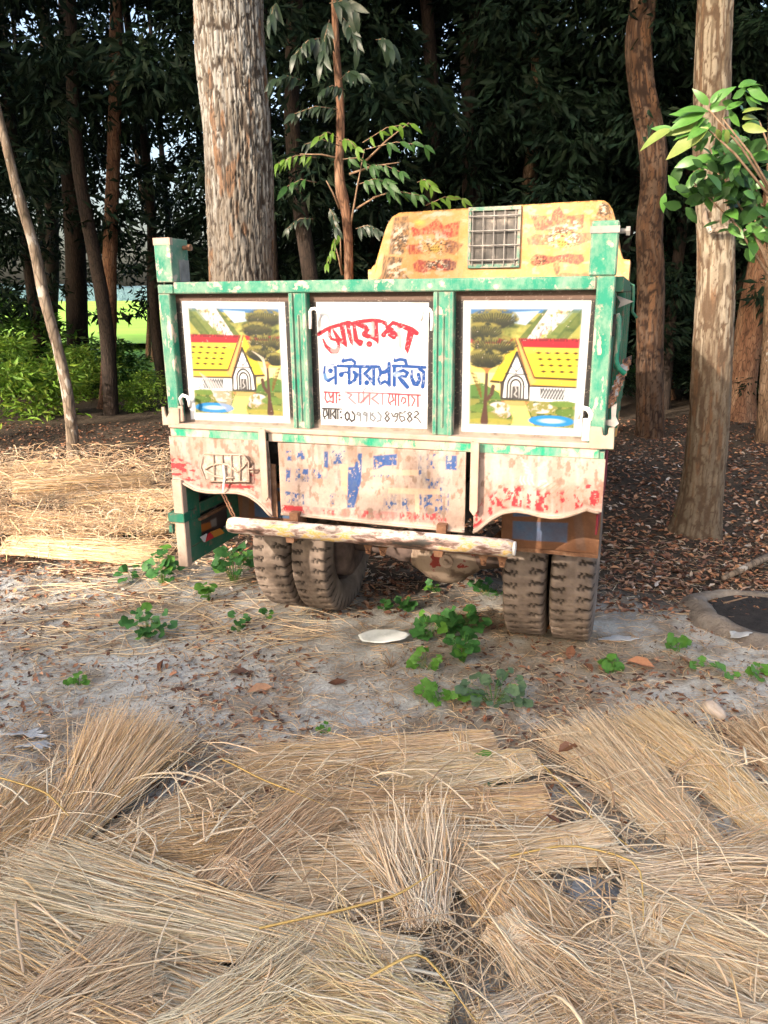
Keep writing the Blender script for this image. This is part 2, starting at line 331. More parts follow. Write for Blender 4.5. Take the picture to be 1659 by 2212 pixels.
SX = .3134
def cA(px, py): return (px - 1240) / SX, (py - 1190) / SX
RED, BLU, BLK = (186, 12, 44), (6, 78, 158), (44, 38, 38)
T1 = [([(112, 470), (200, 412), (300, 372), (400, 342), (500, 318)], 50), ([(165, 530), (205, 620), (280, 688), (340, 690), (368, 640), (365, 585), (335, 545), (275, 530), (245, 480), (250, 420)], [18, 34, 48, 44, 36, 30, 28, 30, 34, 30]),
      ([(300, 420), (370, 540), (420, 570), (462, 628)], [24, 50, 42, 8]), ([(408, 360), (425, 470), (455, 600), (470, 635)], [52, 50, 34, 6]), ([(478, 320), (500, 450), (530, 570), (546, 615)], [42, 44, 34, 6]),
      ([(520, 338), (620, 312), (700, 300), (790, 292), (880, 298), (960, 325)], 52), ([(560, 350), (575, 450), (588, 540), (640, 590), (672, 560)], [36, 44, 50, 50, 20]), ([(640, 570)], 74),
      ([(610, 345), (700, 375), (738, 410), (690, 465), (735, 500)], [40, 56, 40, 50, 44]), ([(700, 480), (790, 505), (845, 545)], [50, 40, 30]), ([(835, 300), (842, 430), (855, 540), (872, 602)], [50, 50, 42, 6]), ([(757, 594)], 78),
      ([(940, 330), (1000, 372), (1060, 322), (1110, 340), (1150, 372)], [24, 30, 40, 44, 40]), ([(940, 480)], 66), ([(935, 470), (985, 425), (1040, 440), (1085, 470), (1070, 510), (1010, 480)], [40, 46, 50, 50, 44, 30]), ([(985, 380), (1045, 410), (1120, 490)], [40, 44, 20]),
      ([(1155, 350), (1230, 385), (1300, 412), (1360, 455)], [40, 56, 56, 50]), ([(1290, 430), (1265, 540), (1240, 650), (1250, 722)], [70, 62, 50, 5])]
T1f = [([(1125, 400), (1150, 520), (1152, 620), (1160, 668)], [46, 46, 34, 5]), ([(800, 330), (800, 480)], 46)]
T2 = [([(360, 872), (480, 876), (620, 882), (850, 882)], 34), ([(1062, 872), (1250, 880), (1470, 892)], 34), ([(188, 880), (182, 960), (200, 1040), (235, 1062), (300, 1020)], [22, 26, 30, 36, 26]),
      ([(230, 872), (290, 862), (326, 896), (328, 1000), (328, 1098)], 32), ([(262, 936)], 54), ([(398, 985)], 54), ([(400, 968), (450, 955), (500, 962)], 26), ([(500, 890), (500, 990), (498, 1094)], 34),
      ([(425, 770), (422, 812), (470, 800), (530, 792), (572, 822), (574, 880)], [8, 36, 30, 32, 30, 28]), ([(560, 950), (592, 985), (575, 1050), (510, 1098)], [34, 42, 36, 24]), ([(641, 890), (641, 1000), (640, 1104)], 34),
      ([(770, 900), (700, 972), (760, 1030), (812, 1100)], [30, 36, 34, 30]), ([(812, 890), (816, 1110)], 34), ([(724, 1088)], 54), ([(1010, 842), (1010, 1000), (1012, 1118)], 38),
      ([(880, 884), (905, 960), (960, 950), (1010, 900)], [30, 40, 40, 30]), ([(905, 960), (870, 1050), (900, 1102), (955, 1070), (1008, 1104)], [26, 26, 30, 30, 30]), ([(1076, 890), (1076, 1118)], 38),
      ([(1072, 770), (1085, 808), (1150, 790), (1215, 800), (1236, 870)], [8, 34, 32, 34, 30]), ([(1110, 960), (1190, 930), (1246, 960), (1222, 1010), (1150, 1000)], [28, 34, 34, 30, 24]), ([(1128, 1015), (1180, 1070), (1242, 1142)], [26, 46, 40]),
      ([(1302, 930), (1295, 1020), (1330, 1100), (1368, 1108), (1398, 1050), (1385, 985)], [20, 34, 44, 44, 36, 40]), ([(1400, 915), (1452, 950), (1452, 1050), (1438, 1140)], [34, 34, 32, 38])]
T3 = [([(180, 1206), (372, 1214)], 16), ([(200, 1210), (192, 1290), (218, 1338)], 15), ([(240, 1225), (262, 1282), (294, 1236)], 14), ([(296, 1212), (296, 1342)], 15), ([(218, 1340), (255, 1318), (294, 1345)], 13), ([(338, 1215), (338, 1345)], 15),
      ([(376, 1250)], 22), ([(378, 1302)], 22), ([(398, 1268), (426, 1268)], 8), ([(1000, 1226), (1200, 1238), (1408, 1246)], 16), ([(1015, 1235), (1000, 1330), (1030, 1368)], 14), ([(1050, 1245), (1066, 1312), (1030, 1335)], 15), ([(1092, 1238), (1092, 1372)], 16), ([(1130, 1240), (1132, 1378)], 15),
      ([(1165, 1330), (1180, 1275), (1215, 1285), (1222, 1330), (1190, 1352)], 14), ([(1256, 1245), (1262, 1386)], 16), ([(1300, 1262), (1340, 1305), (1300, 1386)], 14), ([(1376, 1250), (1378, 1390)], 16)]
T3f = [([(450, 1206), (700, 1215), (985, 1225)], 22), ([(480, 1222), (535, 1240), (495, 1280), (580, 1356)], 22), ([(622, 1220), (622, 1340)], 24), ([(690, 1340), (680, 1200), (710, 1152), (765, 1158), (805, 1192)], 15), ([(740, 1250), (650, 1345)], 30), ([(762, 1222), (760, 1366)], 24),
       ([(860, 1236), (790, 1290), (880, 1360)], 24), ([(925, 1226), (925, 1364)], 22)]
T4 = [([(160, 1416), (402, 1426)], 15), ([(182, 1420), (168, 1500), (192, 1552)], 15), ([(205, 1432), (222, 1500), (192, 1520)], 15), ([(238, 1420), (240, 1546)], 16), ([(264, 1425), (266, 1548)], 15), ([(322, 1440), (285, 1490), (322, 1540)], 15), ([(326, 1425), (328, 1548)], 15), ([(354, 1425), (356, 1550)], 15),
      ([(392, 1462)], 22), ([(398, 1532)], 22), ([(408, 1498), (430, 1498)], 9), ([(475, 1462), (500, 1490), (500, 1540), (475, 1568), (452, 1540), (452, 1490), (475, 1462)], 17), ([(538, 1458), (572, 1500), (566, 1560), (530, 1582), (514, 1556)], 17)]
T4f = [([(640, 1478), (612, 1462), (600, 1492), (630, 1506), (646, 1478), (642, 1578)], 17), ([(722, 1478), (694, 1462), (684, 1492), (712, 1506), (728, 1478), (724, 1580)], 17), ([(770, 1470), (772, 1550), (810, 1578), (836, 1540), (808, 1512), (786, 1500), (806, 1476)], 17), ([(868, 1462), (908, 1510), (900, 1570), (856, 1580)], 18)]
T4b = [([(985, 1456), (1010, 1480), (985, 1508), (960, 1480), (985, 1456)], 15), ([(985, 1508), (1014, 1545), (985, 1585), (956, 1545), (985, 1508)], 17), ([(1042, 1478), (1062, 1522), (1110, 1520), (1124, 1486), (1098, 1476), (1080, 1500)], 15), ([(1116, 1510), (1110, 1560), (1082, 1588)], 15),
       ([(1218, 1452), (1180, 1480), (1146, 1462), (1144, 1540), (1168, 1584), (1212, 1562), (1200, 1524), (1160, 1520)], 15), ([(1272, 1460), (1300, 1484), (1272, 1512), (1246, 1484), (1272, 1460)], 15), ([(1272, 1512), (1304, 1552), (1272, 1592), (1242, 1552), (1272, 1512)], 17), ([(1330, 1466), (1365, 1450), (1388, 1484), (1328, 1530), (1372, 1540), (1418, 1606)], [12, 15, 16, 15, 15, 14])]

def make_panel(kind, x0, x1, z0, z1, y, parent, step=.0036):
    nx = int((x1 - x0) / step); nz = int((z1 - z0) / step); xs = np.linspace(x0, x1, nx)
    X, Y, Z = panel_grid(xs, np.full(nx, z0), np.full(nx, z1), nz, y)
    px, py = topix(X, Y, Z)
    ex = np.minimum(X - x0, x1 - X); grime = fbm(X * 30, Z * 30, 21, 5); fine = fbm(X * 120, Z * 120, 23, 3)
    # black painted surround, dusty at the bottom and brown along the top
    base = L((48, 42, 40)) * np.ones(X.shape + (3,)); topb = sstep(z1 - .055, z1 - .03, Z)[..., None]
    base = base * (1 - topb) + L((128, 98, 82)) * topb
    dm = sstep(z0 + .07, z0 - .01, Z + (grime - .5) * .09)[..., None] * .85
    base = base * (1 - dm) + L((205, 185, 165)) * dm
    sc = (sstep(.70, .76, fine) * .6)[..., None]; base = base * (1 - sc) + L((170, 150, 132)) * sc
    if kind == 'text':
        U, V = cA(px, py); cv = Canvas(U, V, (250, 249, 248), 11); border = Canvas(U, V, (0, 0, 0), 10)
        border.C[...] = 0; q = [(80, 58), (1516, 66), (1494, 1676), (142, 1622)]
        wob_ = np.clip((fbm(U / 55, V / 55, 4) - .36) * 9, 0, 1); n = fbm(U / 22, V / 22, 9, 3); chip = 1 - sstep(.70, .76, n) * .4
        wf = lambda q: [x * 1.38 for x in q] if hasattr(q, '__len__') else q * 1.3
        for s, wd in T1: cv.line(s, [q * 1.34 for q in wd] if hasattr(wd, '__len__') else wd * 1.05, RED, 1, chip)
        for s, wd in T1f: cv.line(s, wd, (238, 170, 165), .85, chip)
        cv.ell(320, 668, 70, 50, (240, 190, 185), .55)
        for s, wd in T2: cv.line(s, wf(wd), BLU, 1, chip)
        cv.ell(205, 1010, 50, 50, (130, 180, 225), .5); cv.ell(1110, 980, 60, 40, (200, 220, 240), .5); cv.ell(260, 870, 60, 20, (225, 228, 235), .7)
        cv.ell(720, 1275, 290, 85, (244, 200, 200), .4, soft=.6); cv.ell(800, 1430, 260, 130, (222, 230, 238), .6, soft=.8)
        for s, wd in T3f: cv.line(s, wd, (222, 96, 106), .9)
        for s, wd in T3: cv.line(s, wd * 1.55 if not hasattr(wd, '__len__') else wd, (176, 40, 62), .95)
        for s, wd in T4: cv.line(s, wd * 1.45, BLK, 1, chip)
        for s, wd in T4f: cv.line(s, wd * 1.35, (108, 110, 116), .9)
        for s, wd in T4b: cv.line(s, wd * 1.4 if not hasattr(wd, '__len__') else [q * 1.4 for q in wd], (84, 76, 76), 1, chip)
        pc = Canvas(U, V, (0, 0, 0), 10); pc.C[...] = 0; pc.poly(q, (255, 255, 255)); m = pc.C[..., :1]
        cv.C *= (1 - .10 * sstep(.5, .75, fbm(U / 160, V / 160, 31)))[..., None]
        C = base * (1 - m) + cv.C * m
    else:
        if kind == 'left':
            U, V = (px - 600) / .6028, (py - 900) / .6028; q = [(210, 505), (892, 512), (930, 1315), (272, 1290)]; ip = [(252, 547), (855, 556), (886, 1270), (302, 1245)]
        else:
            U, V = (px - 1500) / .663, (py - 760) / .663; q = [(535, 668), (1305, 668), (1243, 1487), (523, 1455)]; ip = [(575, 715), (1253, 715), (1200, 1440), (567, 1412)]
        # bilinear inverse of the picture quad
        ip = np.array(ip, float); s = np.full(U.shape, .5); t = np.full(U.shape, .5)
        for _ in range(6):
            Pq = ((1 - s) * (1 - t))[..., None] * ip[0] + (s * (1 - t))[..., None] * ip[1] + (s * t)[..., None] * ip[2] + ((1 - s) * t)[..., None] * ip[3]
            ds = (1 - t)[..., None] * (ip[1] - ip[0]) + t[..., None] * (ip[2] - ip[3]); dt = (1 - s)[..., None] * (ip[3] - ip[0]) + s[..., None] * (ip[2] - ip[1])
            e0 = U - Pq[..., 0]; e1 = V - Pq[..., 1]; det = ds[..., 0] * dt[..., 1] - ds[..., 1] * dt[..., 0]
            s = s + (e0 * dt[..., 1] - e1 * dt[..., 0]) / det; t = t + (ds[..., 0] * e1 - ds[..., 1] * e0) / det
        cvv = Canvas(s, t, (0, 0, 0), .01); pic, ins = paint_scene(cvv, 0, 0, 1, 1, kind == 'left', 0)
        m = (1 / (1 + np.exp(-np.clip(np.minimum(np.minimum(s, 1 - s), np.minimum(t, 1 - t)) * 260, -30, 30))))[..., None]
        if kind == 'left':      # a scuffed swirl and spill across the lower wall
            sw = Canvas(s, t, (0, 0, 0), .01); sw.C = pic
            for k in range(12): sw.line([(.08 + .01 * k, .62 + .012 * k), (.25, .72 + .014 * k), (.42, .80 + .02 * k)], .009, (222, 205, 200), .55)
            for k in range(8): sw.line([(.68 + .02 * k, .40 + .01 * k), (.80, .46 + .01 * k), (.83, .56 + .012 * k)], .008, (226, 212, 190), .6)
            pic = sw.C
        pc = Canvas(U, V, (0, 0, 0), 7); pc.C[...] = 0; pc.poly(q, (255, 255, 255)); mq = pc.C[..., :1]
        C = base * (1 - mq) + L((252, 251, 250)) * (mq * (1 - m)) + pic * mq * m
    sc = (sstep(.80, .86, fbm(X * 60 + 9, Z * 160, 77, 3)) * .6)[..., None]; C = C * (1 - sc) + L((205, 190, 175)) * sc
    wh = sstep(.75, .95, C.min(-1))[..., None]; C = C * (.50 * (1 - wh) + .78 * wh)
    me = mesh(np.stack([X, Y, Z], -1).reshape(-1, 3), grid_faces(nx, nz), C.reshape(-1, 3))
    return obj('painted_panel', me, m_canvas, parent)
# ================================================================ THE TRUCK
truck = empty('cargo_truck', (TX, TY, 0), -YAW)
tag(truck, 'old green and yellow cargo truck parked with its painted tailgate towards the straw', 'truck')

# tailgate frame
f = MB().box(-1.105, 1.12, 0, .06, 2.311, 2.372); top_rail = f.build('top_rail', m_green, truck, bev=.006)
f = MB().box(-1.205, -1.132, .0, .065, 1.60, 2.311); f.box(-1.205, -1.107, .0, .065, 2.311, 2.36); f.build('side_stile', m_greenp, truck, bev=.005)
f = MB().box(1.122, 1.203, -.004, .065, 1.60, 2.37); f.build('side_stile', m_greenp, truck, bev=.005)
for x0, x1 in ((-.424, -.326), (.352, .454)):
    f = MB().box(x0, x1, .012, .06, 1.602, 2.311); f.box(x0, x0 + .022, 0, .012, 1.602, 2.309); f.box(x1 - .022, x1, 0, .012, 1.602, 2.309); f.box((x0 + x1) / 2 - .004, (x0 + x1) / 2 + .004, .004, .012, 1.64, 2.2)
    f.build('middle_stile', m_greenp, truck, bev=.003)
f = MB().box(-1.2, 1.2, -.022, .07, 1.574, 1.602); f.build('dusty_ledge', m_dust, truck, bev=.005)
f = MB()
for x0, x1 in ((-1.196, -.61), (-.575, .565), (.60, 1.186)): f.box(x0, x1, -.010, .05, 1.524, 1.574)
f.build('bottom_rail', worn('half_gone_green_paint', (.008, .26, .14), (.42, .31, .24), cover=.50, soft=.02, s=7, scale=(1, 1, .6), rustat=.8, dustamt=.6), truck, bev=.004)
# corner posts standing above the tailgate
f = MB().box(-1.207, -1.106, .004, .18, 2.372, 2.6); f.box(-1.207, -1.2, .066, .18, 1.55, 2.372)
po = f.build('corner_post', m_green, truck, bev=.006)
MB().box(-1.105, -1.10, .075, .17, 2.375, 2.49).build('recess_plate', m_grey, po)
MB().tube([(-1.105, .13, 2.555), (-1.07, .13, 2.555)], .012, 8).tube([(-1.07, .13, 2.555), (-1.055, .13, 2.555)], .019, 6).build('bolt', m_rust, po)
MB().box(-1.209, -1.104, .002, .03, 2.565, 2.602).build('scuffed_cap', m_dust, po)
f = MB().box(1.083, 1.203, -.006, .10, 2.372, 2.608); po = f.build('corner_post', m_green, truck, bev=.006)
MB().tube([(1.2, .06, 2.565), (1.235, .06, 2.565)], .012, 8).tube([(1.232, .06, 2.565), (1.25, .06, 2.565)], .022, 6).build('bolt', m_grey, po)
MB().box(1.078, 1.207, -.010, .01, 2.555, 2.585).build('worn_band', m_grey, po)
# painted panels
make_panel('left', -1.132, -.424, 1.602, 2.311, .058, truck)
make_panel('text', -.326, .352, 1.602, 2.311, .056, truck, .003)
make_panel('right', .454, 1.122, 1.602, 2.311, .058, truck)
MB().box(-1.13, 1.12, .06, .075, 1.6, 2.31).build('panel_backing', m_black, truck)
# latch hooks
def hook(pts, r=.0085): MB().tube(pts, r, 7).build('latch_hook', m_white, truck, smooth=True)
def hk(l, yl=.0):
    return [(at(1240 + u * SX, 1190 + v * SX, yl)[0], yl + dy, at(1240 + u * SX, 1190 + v * SX, yl)[1]) for u, v, dy in l]
hook(hk([(5, 400, .0), (4, 260, 0), (6, 180, -.004), (30, 145, -.008), (70, 140, -.01), (105, 160, -.01), (118, 210, -.008), (122, 290, -.004)]))
hook(hk([(1552, 425, .0), (1558, 300, 0), (1556, 190, -.004), (1530, 150, -.008), (1490, 142, -.01), (1450, 165, -.01), (1430, 230, -.008), (1418, 296, -.004)]))
def h1(l): return [(at(*r1(u, v), 0)[0], dy, at(*r1(u, v), 0)[1]) for u, v, dy in l]
def h2(l): return [(at(*r2(u, v), 0)[0], dy, at(*r2(u, v), 0)[1]) for u, v, dy in l]
hook(h1([(205, 1195, .01), (203, 1150, -.005), (225, 1128, -.012), (255, 1138, -.012), (266, 1170, -.008), (264, 1205, 0)]), .010)
hook(h2([(1302, 1400, .01), (1304, 1350, -.005), (1285, 1320, -.012), (1255, 1312, -.012), (1232, 1335, -.008), (1222, 1380, 0)]), .012)
MB().box(-1.135, -1.10, -.012, .0, 1.61, 1.70).build('hinge_lug', m_dust, truck, bev=.004)
MB().box(1.10, 1.135, -.014, .0, 1.61, 1.72).build('hinge_lug', m_white, truck, bev=.004)
# hooked corner brackets
pts = [at(*r1(u, v), -.02) for u, v in ((75, 1208), (92, 1208), (104, 1262), (112, 1276), (124, 1250), (130, 1212), (192, 1218), (195, 1325), (85, 1328))]
MB().prism(pts, -.022, -.008).build('corner_bracket', m_dust, truck, bev=.002)
pts = [at(2250 + u * .497, 850 + v * .497, -.02) for u, v in ((215, 1725), (300, 1728), (318, 1732), (325, 1790), (345, 1800), (365, 1785), (372, 1735), (420, 1730), (412, 1905), (215, 1900))]
MB().prism(pts, -.024, -.008).build('corner_bracket', m_dust, truck, bev=.002)

# ---------------------------------------------------------------- dusty rear skirt in three pieces
def skirt(name, top, bottom, region, paint, step=.005, y=-.006):
    bp = np.array([at(*region(u, v), y) for u, v in bottom]); tp = np.array([at(*region(u, v), y) for u, v in top])
    nx = int((bp[-1, 0] - bp[0, 0]) / step); xs = np.linspace(bp[0, 0], bp[-1, 0], nx)
    zb = np.interp(xs, bp[:, 0], bp[:, 1]); zt = np.interp(xs, tp[:, 0], tp[:, 1])
    k = np.ones(5) / 5; zb = np.convolve(np.pad(zb, 2, 'edge'), k, 'valid'); nz = int((zt - zb).max() / step)
    X, Y, Z = panel_grid(xs, zb, zt, nz, y); px, py = topix(X, Y, Z)
    dents = (fbm(X * 5, Z * 5, 61, 3) - .5) * .018; Y = Y - dents
    n = fbm(X * 4, Z * 7, 41, 5); g = fbm(X * 45, Z * 25, 43, 5); v = fbm(X * 22 + 7, Z * 3.4, 47, 4)
    C = L((232, 202, 184)) * np.ones(X.shape + (3,)); C = C * (.70 + .42 * n[..., None])
    gm = (sstep(.52, .68, g) * .7)[..., None]; C = C * (1 - gm) + L((150, 118, 96)) * gm; gm = (sstep(.5, .7, fbm(X * 3 + 4, Z * 4, 46, 5)) * .45)[..., None]; C = C * (1 - gm) + L((180, 146, 120)) * gm
    rs_ = (sstep(.55, .66, fbm(X * 26 + 3, Z * 2.2, 48, 3)) * sstep(.0, .25, (zt[None, :] - Z) * -1 + .30) * .22)[..., None]; C = C * (1 - rs_) + L((134, 92, 66)) * rs_
    vm = (sstep(.55, .72, v) * .35)[..., None]; C = C * (1 - vm) + L((235, 224, 214)) * vm
    C = paint(px, py, X, Z, zb, C, g)
    edge = sstep(.03, .0, Z - zb[None, :])[..., None] * .8; C = C * (1 - edge) + L((246, 226, 208)) * edge
    me = mesh(np.stack([X, Y, Z], -1).reshape(-1, 3), grid_faces(nx, nz), (C * .56).reshape(-1, 3))
    o = obj(name, me, m_fascia, truck); sm = o.modifiers.new('s', 'SOLIDIFY'); sm.thickness = .006; sm.offset = -1
    rim = [(x, y - .004, z) for x, z in zip(xs[::4], zb[::4])]
    MB().tube(rim, .008, 6).build('rolled_rim', m_dust, o, smooth=True)
    return o, xs, zb
def redband(C, Z, zb, n, lo, hi, amt, col=(205, 32, 50)):
    h = Z - zb[None, :]; m = sstep(lo, lo + .02, h) * sstep(hi, hi - .03, h) * amt; m = m[..., None]; return C * (1 - m) + L(col) * m
def pl(px, py, X, Z, zb, C, g):
    n = fbm(X * 30, Z * 70, 51, 4)
    C = redband(C, Z, zb, n, .015, .16, sstep(.50, .56, n) * sstep(-.3, -.9, X) * .0 + sstep(.52, .58, n) * .85 * (sstep(-.98, -1.08, X) + sstep(-1.0, -.9, X) * sstep(-.62, -.72, X)).clip(0, 1))
    C = redband(C, Z, zb, n, .0, .2, .28 * fbm(X * 9, Z * 9, 3)); return C
def pr(px, py, X, Z, zb, C, g):
    n = fbm(X * 42, Z * 26, 52, 4); C = redband(C, Z, zb, n, .012, .15, sstep(.55, .60, n) * .9); C = redband(C, Z, zb, n, .0, .17, .30 * fbm(X * 9, Z * 9, 3))
    U, V = (px - 1500) / .663, (py - 1650) / .663; c = Canvas(U, V, (0, 0, 0), 6); c.C = C
    for u in (880, 900, 925, 950): c.line([(u, 385), (u - 6, 412), (u + 8, 435)], 7, (250, 240, 225), .8)
    c.line([(985, 440), (1000, 415), (1030, 410), (1045, 430), (1020, 445)], 7, (250, 240, 225), .8)
    for k in range(5): c.line([(880 + 8 * k, 275 + 22 * k), (895 + 14 * k, 290 + 22 * k)], 10, (250, 240, 225), .6)
    for k in range(6): c.line([(960 + 30 * k, 470 + 12 * k), (1040 + 26 * k, 420 + 8 * k)], 5, (165, 135, 105), .6)
    c.ell(755, 448, 14, 13, (150, 120, 95), .8); return c.C
def pcn(px, py, X, Z, zb, C, g):
    U, V = (px - 1100) / .4822, (py - 1770) / .4822; c = Canvas(U, V, (0, 0, 0), 9); c.C = C
    n = fbm(U / 20, V / 34, 71, 5); n2 = fbm(U / 12, V / 30, 72, 3)
    for pts, th in (([(92, 70), (140, 70), (140, 150), (92, 150)], .55), ([(180, 70), (245, 70), (245, 140), (180, 140)], .47), ([(92, 215), (126, 215), (126, 325), (92, 325)], .45), ([(170, 220), (275, 220), (275, 325), (170, 325)], .5),
                    ([(280, 225), (440, 225), (440, 300), (280, 300)], .62), ([(85, 400), (240, 430), (245, 512), (110, 500), (85, 470)], .5), ([(408, 75), (440, 75), (440, 208), (408, 208)], .38), ([(465, 70), (580, 70), (560, 180), (465, 180)], .55),
                    ([(455, 420), (500, 420), (500, 510), (455, 510)], .6), ([(690, 92), (720, 92), (712, 320), (655, 542), (598, 540), (606, 205), (655, 205)], .33), ([(815, 112), (1012, 95), (1010, 188), (905, 192), (860, 215), (815, 228)], .36),
                    ([(1190, 100), (1215, 100), (1215, 270), (1190, 270)], .52), ([(1260, 95), (1335, 95), (1335, 215), (1260, 215)], .56), ([(1418, 108), (1508, 108), (1508, 228), (1418, 222)], .40), ([(1250, 290), (1400, 290), (1400, 400), (1250, 400)], .57),
                    ([(1188, 425), (1216, 425), (1216, 518), (1188, 518)], .35), ([(1235, 430), (1440, 420), (1440, 600), (1235, 600)], .55), ([(1050, 460), (1110, 460), (1110, 570), (1050, 570)], .52), ([(890, 430), (1010, 430), (1010, 565), (890, 560)], .62),
                    ([(820, 240), (980, 240), (980, 290), (820, 290)], .66)):
        c.poly(pts, (32, 92, 164), .92, sstep(th + .0, th + .06, n)); c.poly(pts, (110, 125, 150), .35, sstep(.5, .6, n2))
    c.poly([(535, 175), (605, 185), (600, 440), (555, 380)], (250, 212, 172), .8); c.poly([(790, 230), (1190, 225), (1195, 275), (790, 262)], (250, 212, 175), .6); c.poly([(940, 375), (1370, 385), (1370, 430), (1200, 432), (1195, 590), (1160, 590), (1160, 430), (940, 420)], (252, 212, 176), .75)
    c.poly([(60, 515), (230, 530), (250, 600), (60, 590)], (200, 24, 44), 1, sstep(.36, .42, n)); c.poly([(60, 515), (1425, 610), (1425, 670), (1000, 655), (60, 592)], (238, 110, 110), .42, sstep(.3, .6, n))
    for a, b2 in ((400, 500), (590, 640), (725, 790), (1035, 1130), (1150, 1200), (1225, 1420)): c.poly([(a, 545 + a * .03), (b2, 548 + b2 * .03), (b2, 590 + b2 * .045), (a, 585 + a * .045)], (220, 60, 70), .8, sstep(.42, .55, n))
    return c.C
skirt('left_skirt', [(148, 158), (812, 188)], [(150, 450), (190, 452), (240, 478), (300, 512), (370, 528), (440, 532), (520, 530), (590, 533), (650, 550), (705, 585), (750, 625), (785, 668), (812, 692)], r3, pl)
skirt('centre_skirt', [(868, 200), (2087, 262)], [(872, 672), (1000, 682), (1500, 735), (2087, 790)], r3, pcn, .0045, -.012)
skirt('right_skirt', [(575, 238), (1390, 285)], [(592, 724), (620, 712), (655, 678), (700, 644), (770, 606), (850, 594), (930, 606), (1000, 626), (1080, 636), (1150, 628), (1220, 606), (1290, 580), (1306, 600), (1368, 603)], r4, pr)
for x, zl, zh in ((-.600, 1.19, 1.60), (.578, 1.20, 1.585)):
    f = MB().prism([(x - .012, zl + .03), (x - .012, zh), (x + .03, zh), (x + .03, zl + .03), (x + .012, zl)], -.055, -.043); f.box(x - .012, x - .004, -.043, .02, zl + .03, zh)
    f.build('skirt_hanger', m_dust, truck, bev=.002)
    MB().box(x + .005, x + .045, .02, .03, zl - .11, zl + .2).build('rusty_strap', m_rust, truck)
# dusty number plate tangled in wire on the left skirt
def c3(u, v, y): q = at(700 + u * .294, 1750 + v * .294, y); return (q[0], y, q[1])
pts = [at(700 + u * .294, 1750 + v * .294, -.025) for u, v in ((405, 225), (900, 220), (975, 260), (1020, 580), (960, 610), (560, 610), (410, 560), (370, 400))]
npl = MB().prism(pts, -.034, -.020).build('number_plate', simple('mud_caked_plate', [(.3, (.20, .15, .12)), (.6, (.45, .36, .29)), (.75, (.62, .5, .42))], s=25, rough=.95, bs=60, bstr=.9, bd=.01), truck, bev=.006)
f = MB()
f.tube([c3(u, v, -.04) for u, v in ((415, 430), (480, 385), (600, 355), (720, 370), (800, 430), (850, 470), (930, 400), (985, 320))], .006, 6)
f.tube([c3(u, v, -.04) for u, v in ((410, 450), (560, 530), (700, 550), (800, 545))], .007, 6)
for u0, u1 in ((640, 660), (520, 540), (760, 775), (880, 890)): f.tube([c3(u0, 240, -.04), c3((u0 + u1) / 2, 420, -.044), c3(u1, 590, -.04)], .004, 5)
f.tube([c3(u, v, -.038) for u, v in ((380, 260), (350, 400), (420, 590), (700, 600), (1010, 600), (1000, 330), (930, 235), (400, 225))], .005, 5)
f.tube([c3(1000, 430, -.03), c3(1060, 420, -.045), c3(1070, 470, -.03), c3(1010, 460, -.03)], .006, 6)
f.build('tangled_wire', m_dust, npl, smooth=True)
MB().tube([c3(660, 380, -.05), c3(672, 560, -.05), c3(655, 740, -.03)], .006, 6).build('frayed_rope', m_white, truck)
# chain between skirt and bumper
f = MB()
cp0, cp1 = np.array(c3(655, 760, .0)), np.array(c3(795, 1060, -.02))
for i in range(8):
    t = (i + .5) / 8; c = cp0 * (1 - t) + cp1 * t; a = np.linspace(0, 2 * math.pi, 9)
    d = (cp1 - cp0) / np.linalg.norm(cp1 - cp0); s_ = np.array([1, 0, 0]) if i % 2 else np.array([.3, 1, 0])
    f.tube([tuple(c + d * .021 * math.cos(k) + s_ * .011 * math.sin(k)) for k in a], .0042, 5, False)
f.build('chain', m_rust, truck, smooth=True)

# ---------------------------------------------------------------- bumper tube
ye = -.10
(xa, za), (xb, zb_) = at(*r3(528, 745), ye), at(*r4(833, 820), ye)
n, b, m = None, None, None
m_bump, n, b = newmat('worn_striped_bumper_paint'); mp = coords(n, (1, 1, 1)); sep = n.nodes.new('ShaderNodeSeparateXYZ'); n.links.new(mp.outputs[0], sep.inputs[0])
t = noise(n, coords(n, (.8, 3, 3)), 6, 8, .65); t2 = noise(n, coords(n, (1, 1, 1)), 13, 8, .7)
c = ramp(n, t.outputs[0], [(.36, (.03, .025, .02)), (.42, (.09, .05, .035)), (.48, (.22, .13, .10)), (.54, (.50, .42, .36)), (.58, (.55, .34, .05)), (.64, (.60, .52, .45)), (.72, (.06, .05, .045))]).outputs[0]
du = ramp(n, t2.outputs[0], [(.42, (0, 0, 0)), (.55, (.85, .85, .85))]).outputs[0]
geo = n.nodes.new('ShaderNodeNewGeometry'); s2 = n.nodes.new('ShaderNodeSeparateXYZ'); n.links.new(geo.outputs['Normal'], s2.inputs[0])
r_ = ramp(n, s2.outputs['Z'], [(.35, (0, 0, 0)), (.9, (1, 1, 1))]).outputs[0]
mm = mixc(n, 1.0, du, r_, 'MULTIPLY'); c = mixc(n, mm, c, (.72, .6, .5))
n.links.new(c, b.inputs['Base Color']); b.inputs['Roughness'].default_value = .55; bump(n, b, t2.outputs[0], .6, .006)
f = MB(); N = 60
pth = [(xa + (xb - xa) * i / N, ye, za + (zb_ - za) * i / N + .001 * math.sin(i * .5)) for i in range(N + 1)]
rr = [.046 + .0008 * math.sin(i * 1.3) for i in range(N + 1)]; rr[0] = .04; rr[-1] = .04
f.tube(pth, rr, 20); bt = f.build('bumper_tube', m_bump, truck, smooth=True)
MB().tube([(xb + .001, ye, zb_), (xb + .012, ye, zb_)], .036, 16).build('crumpled_end', m_white, bt)
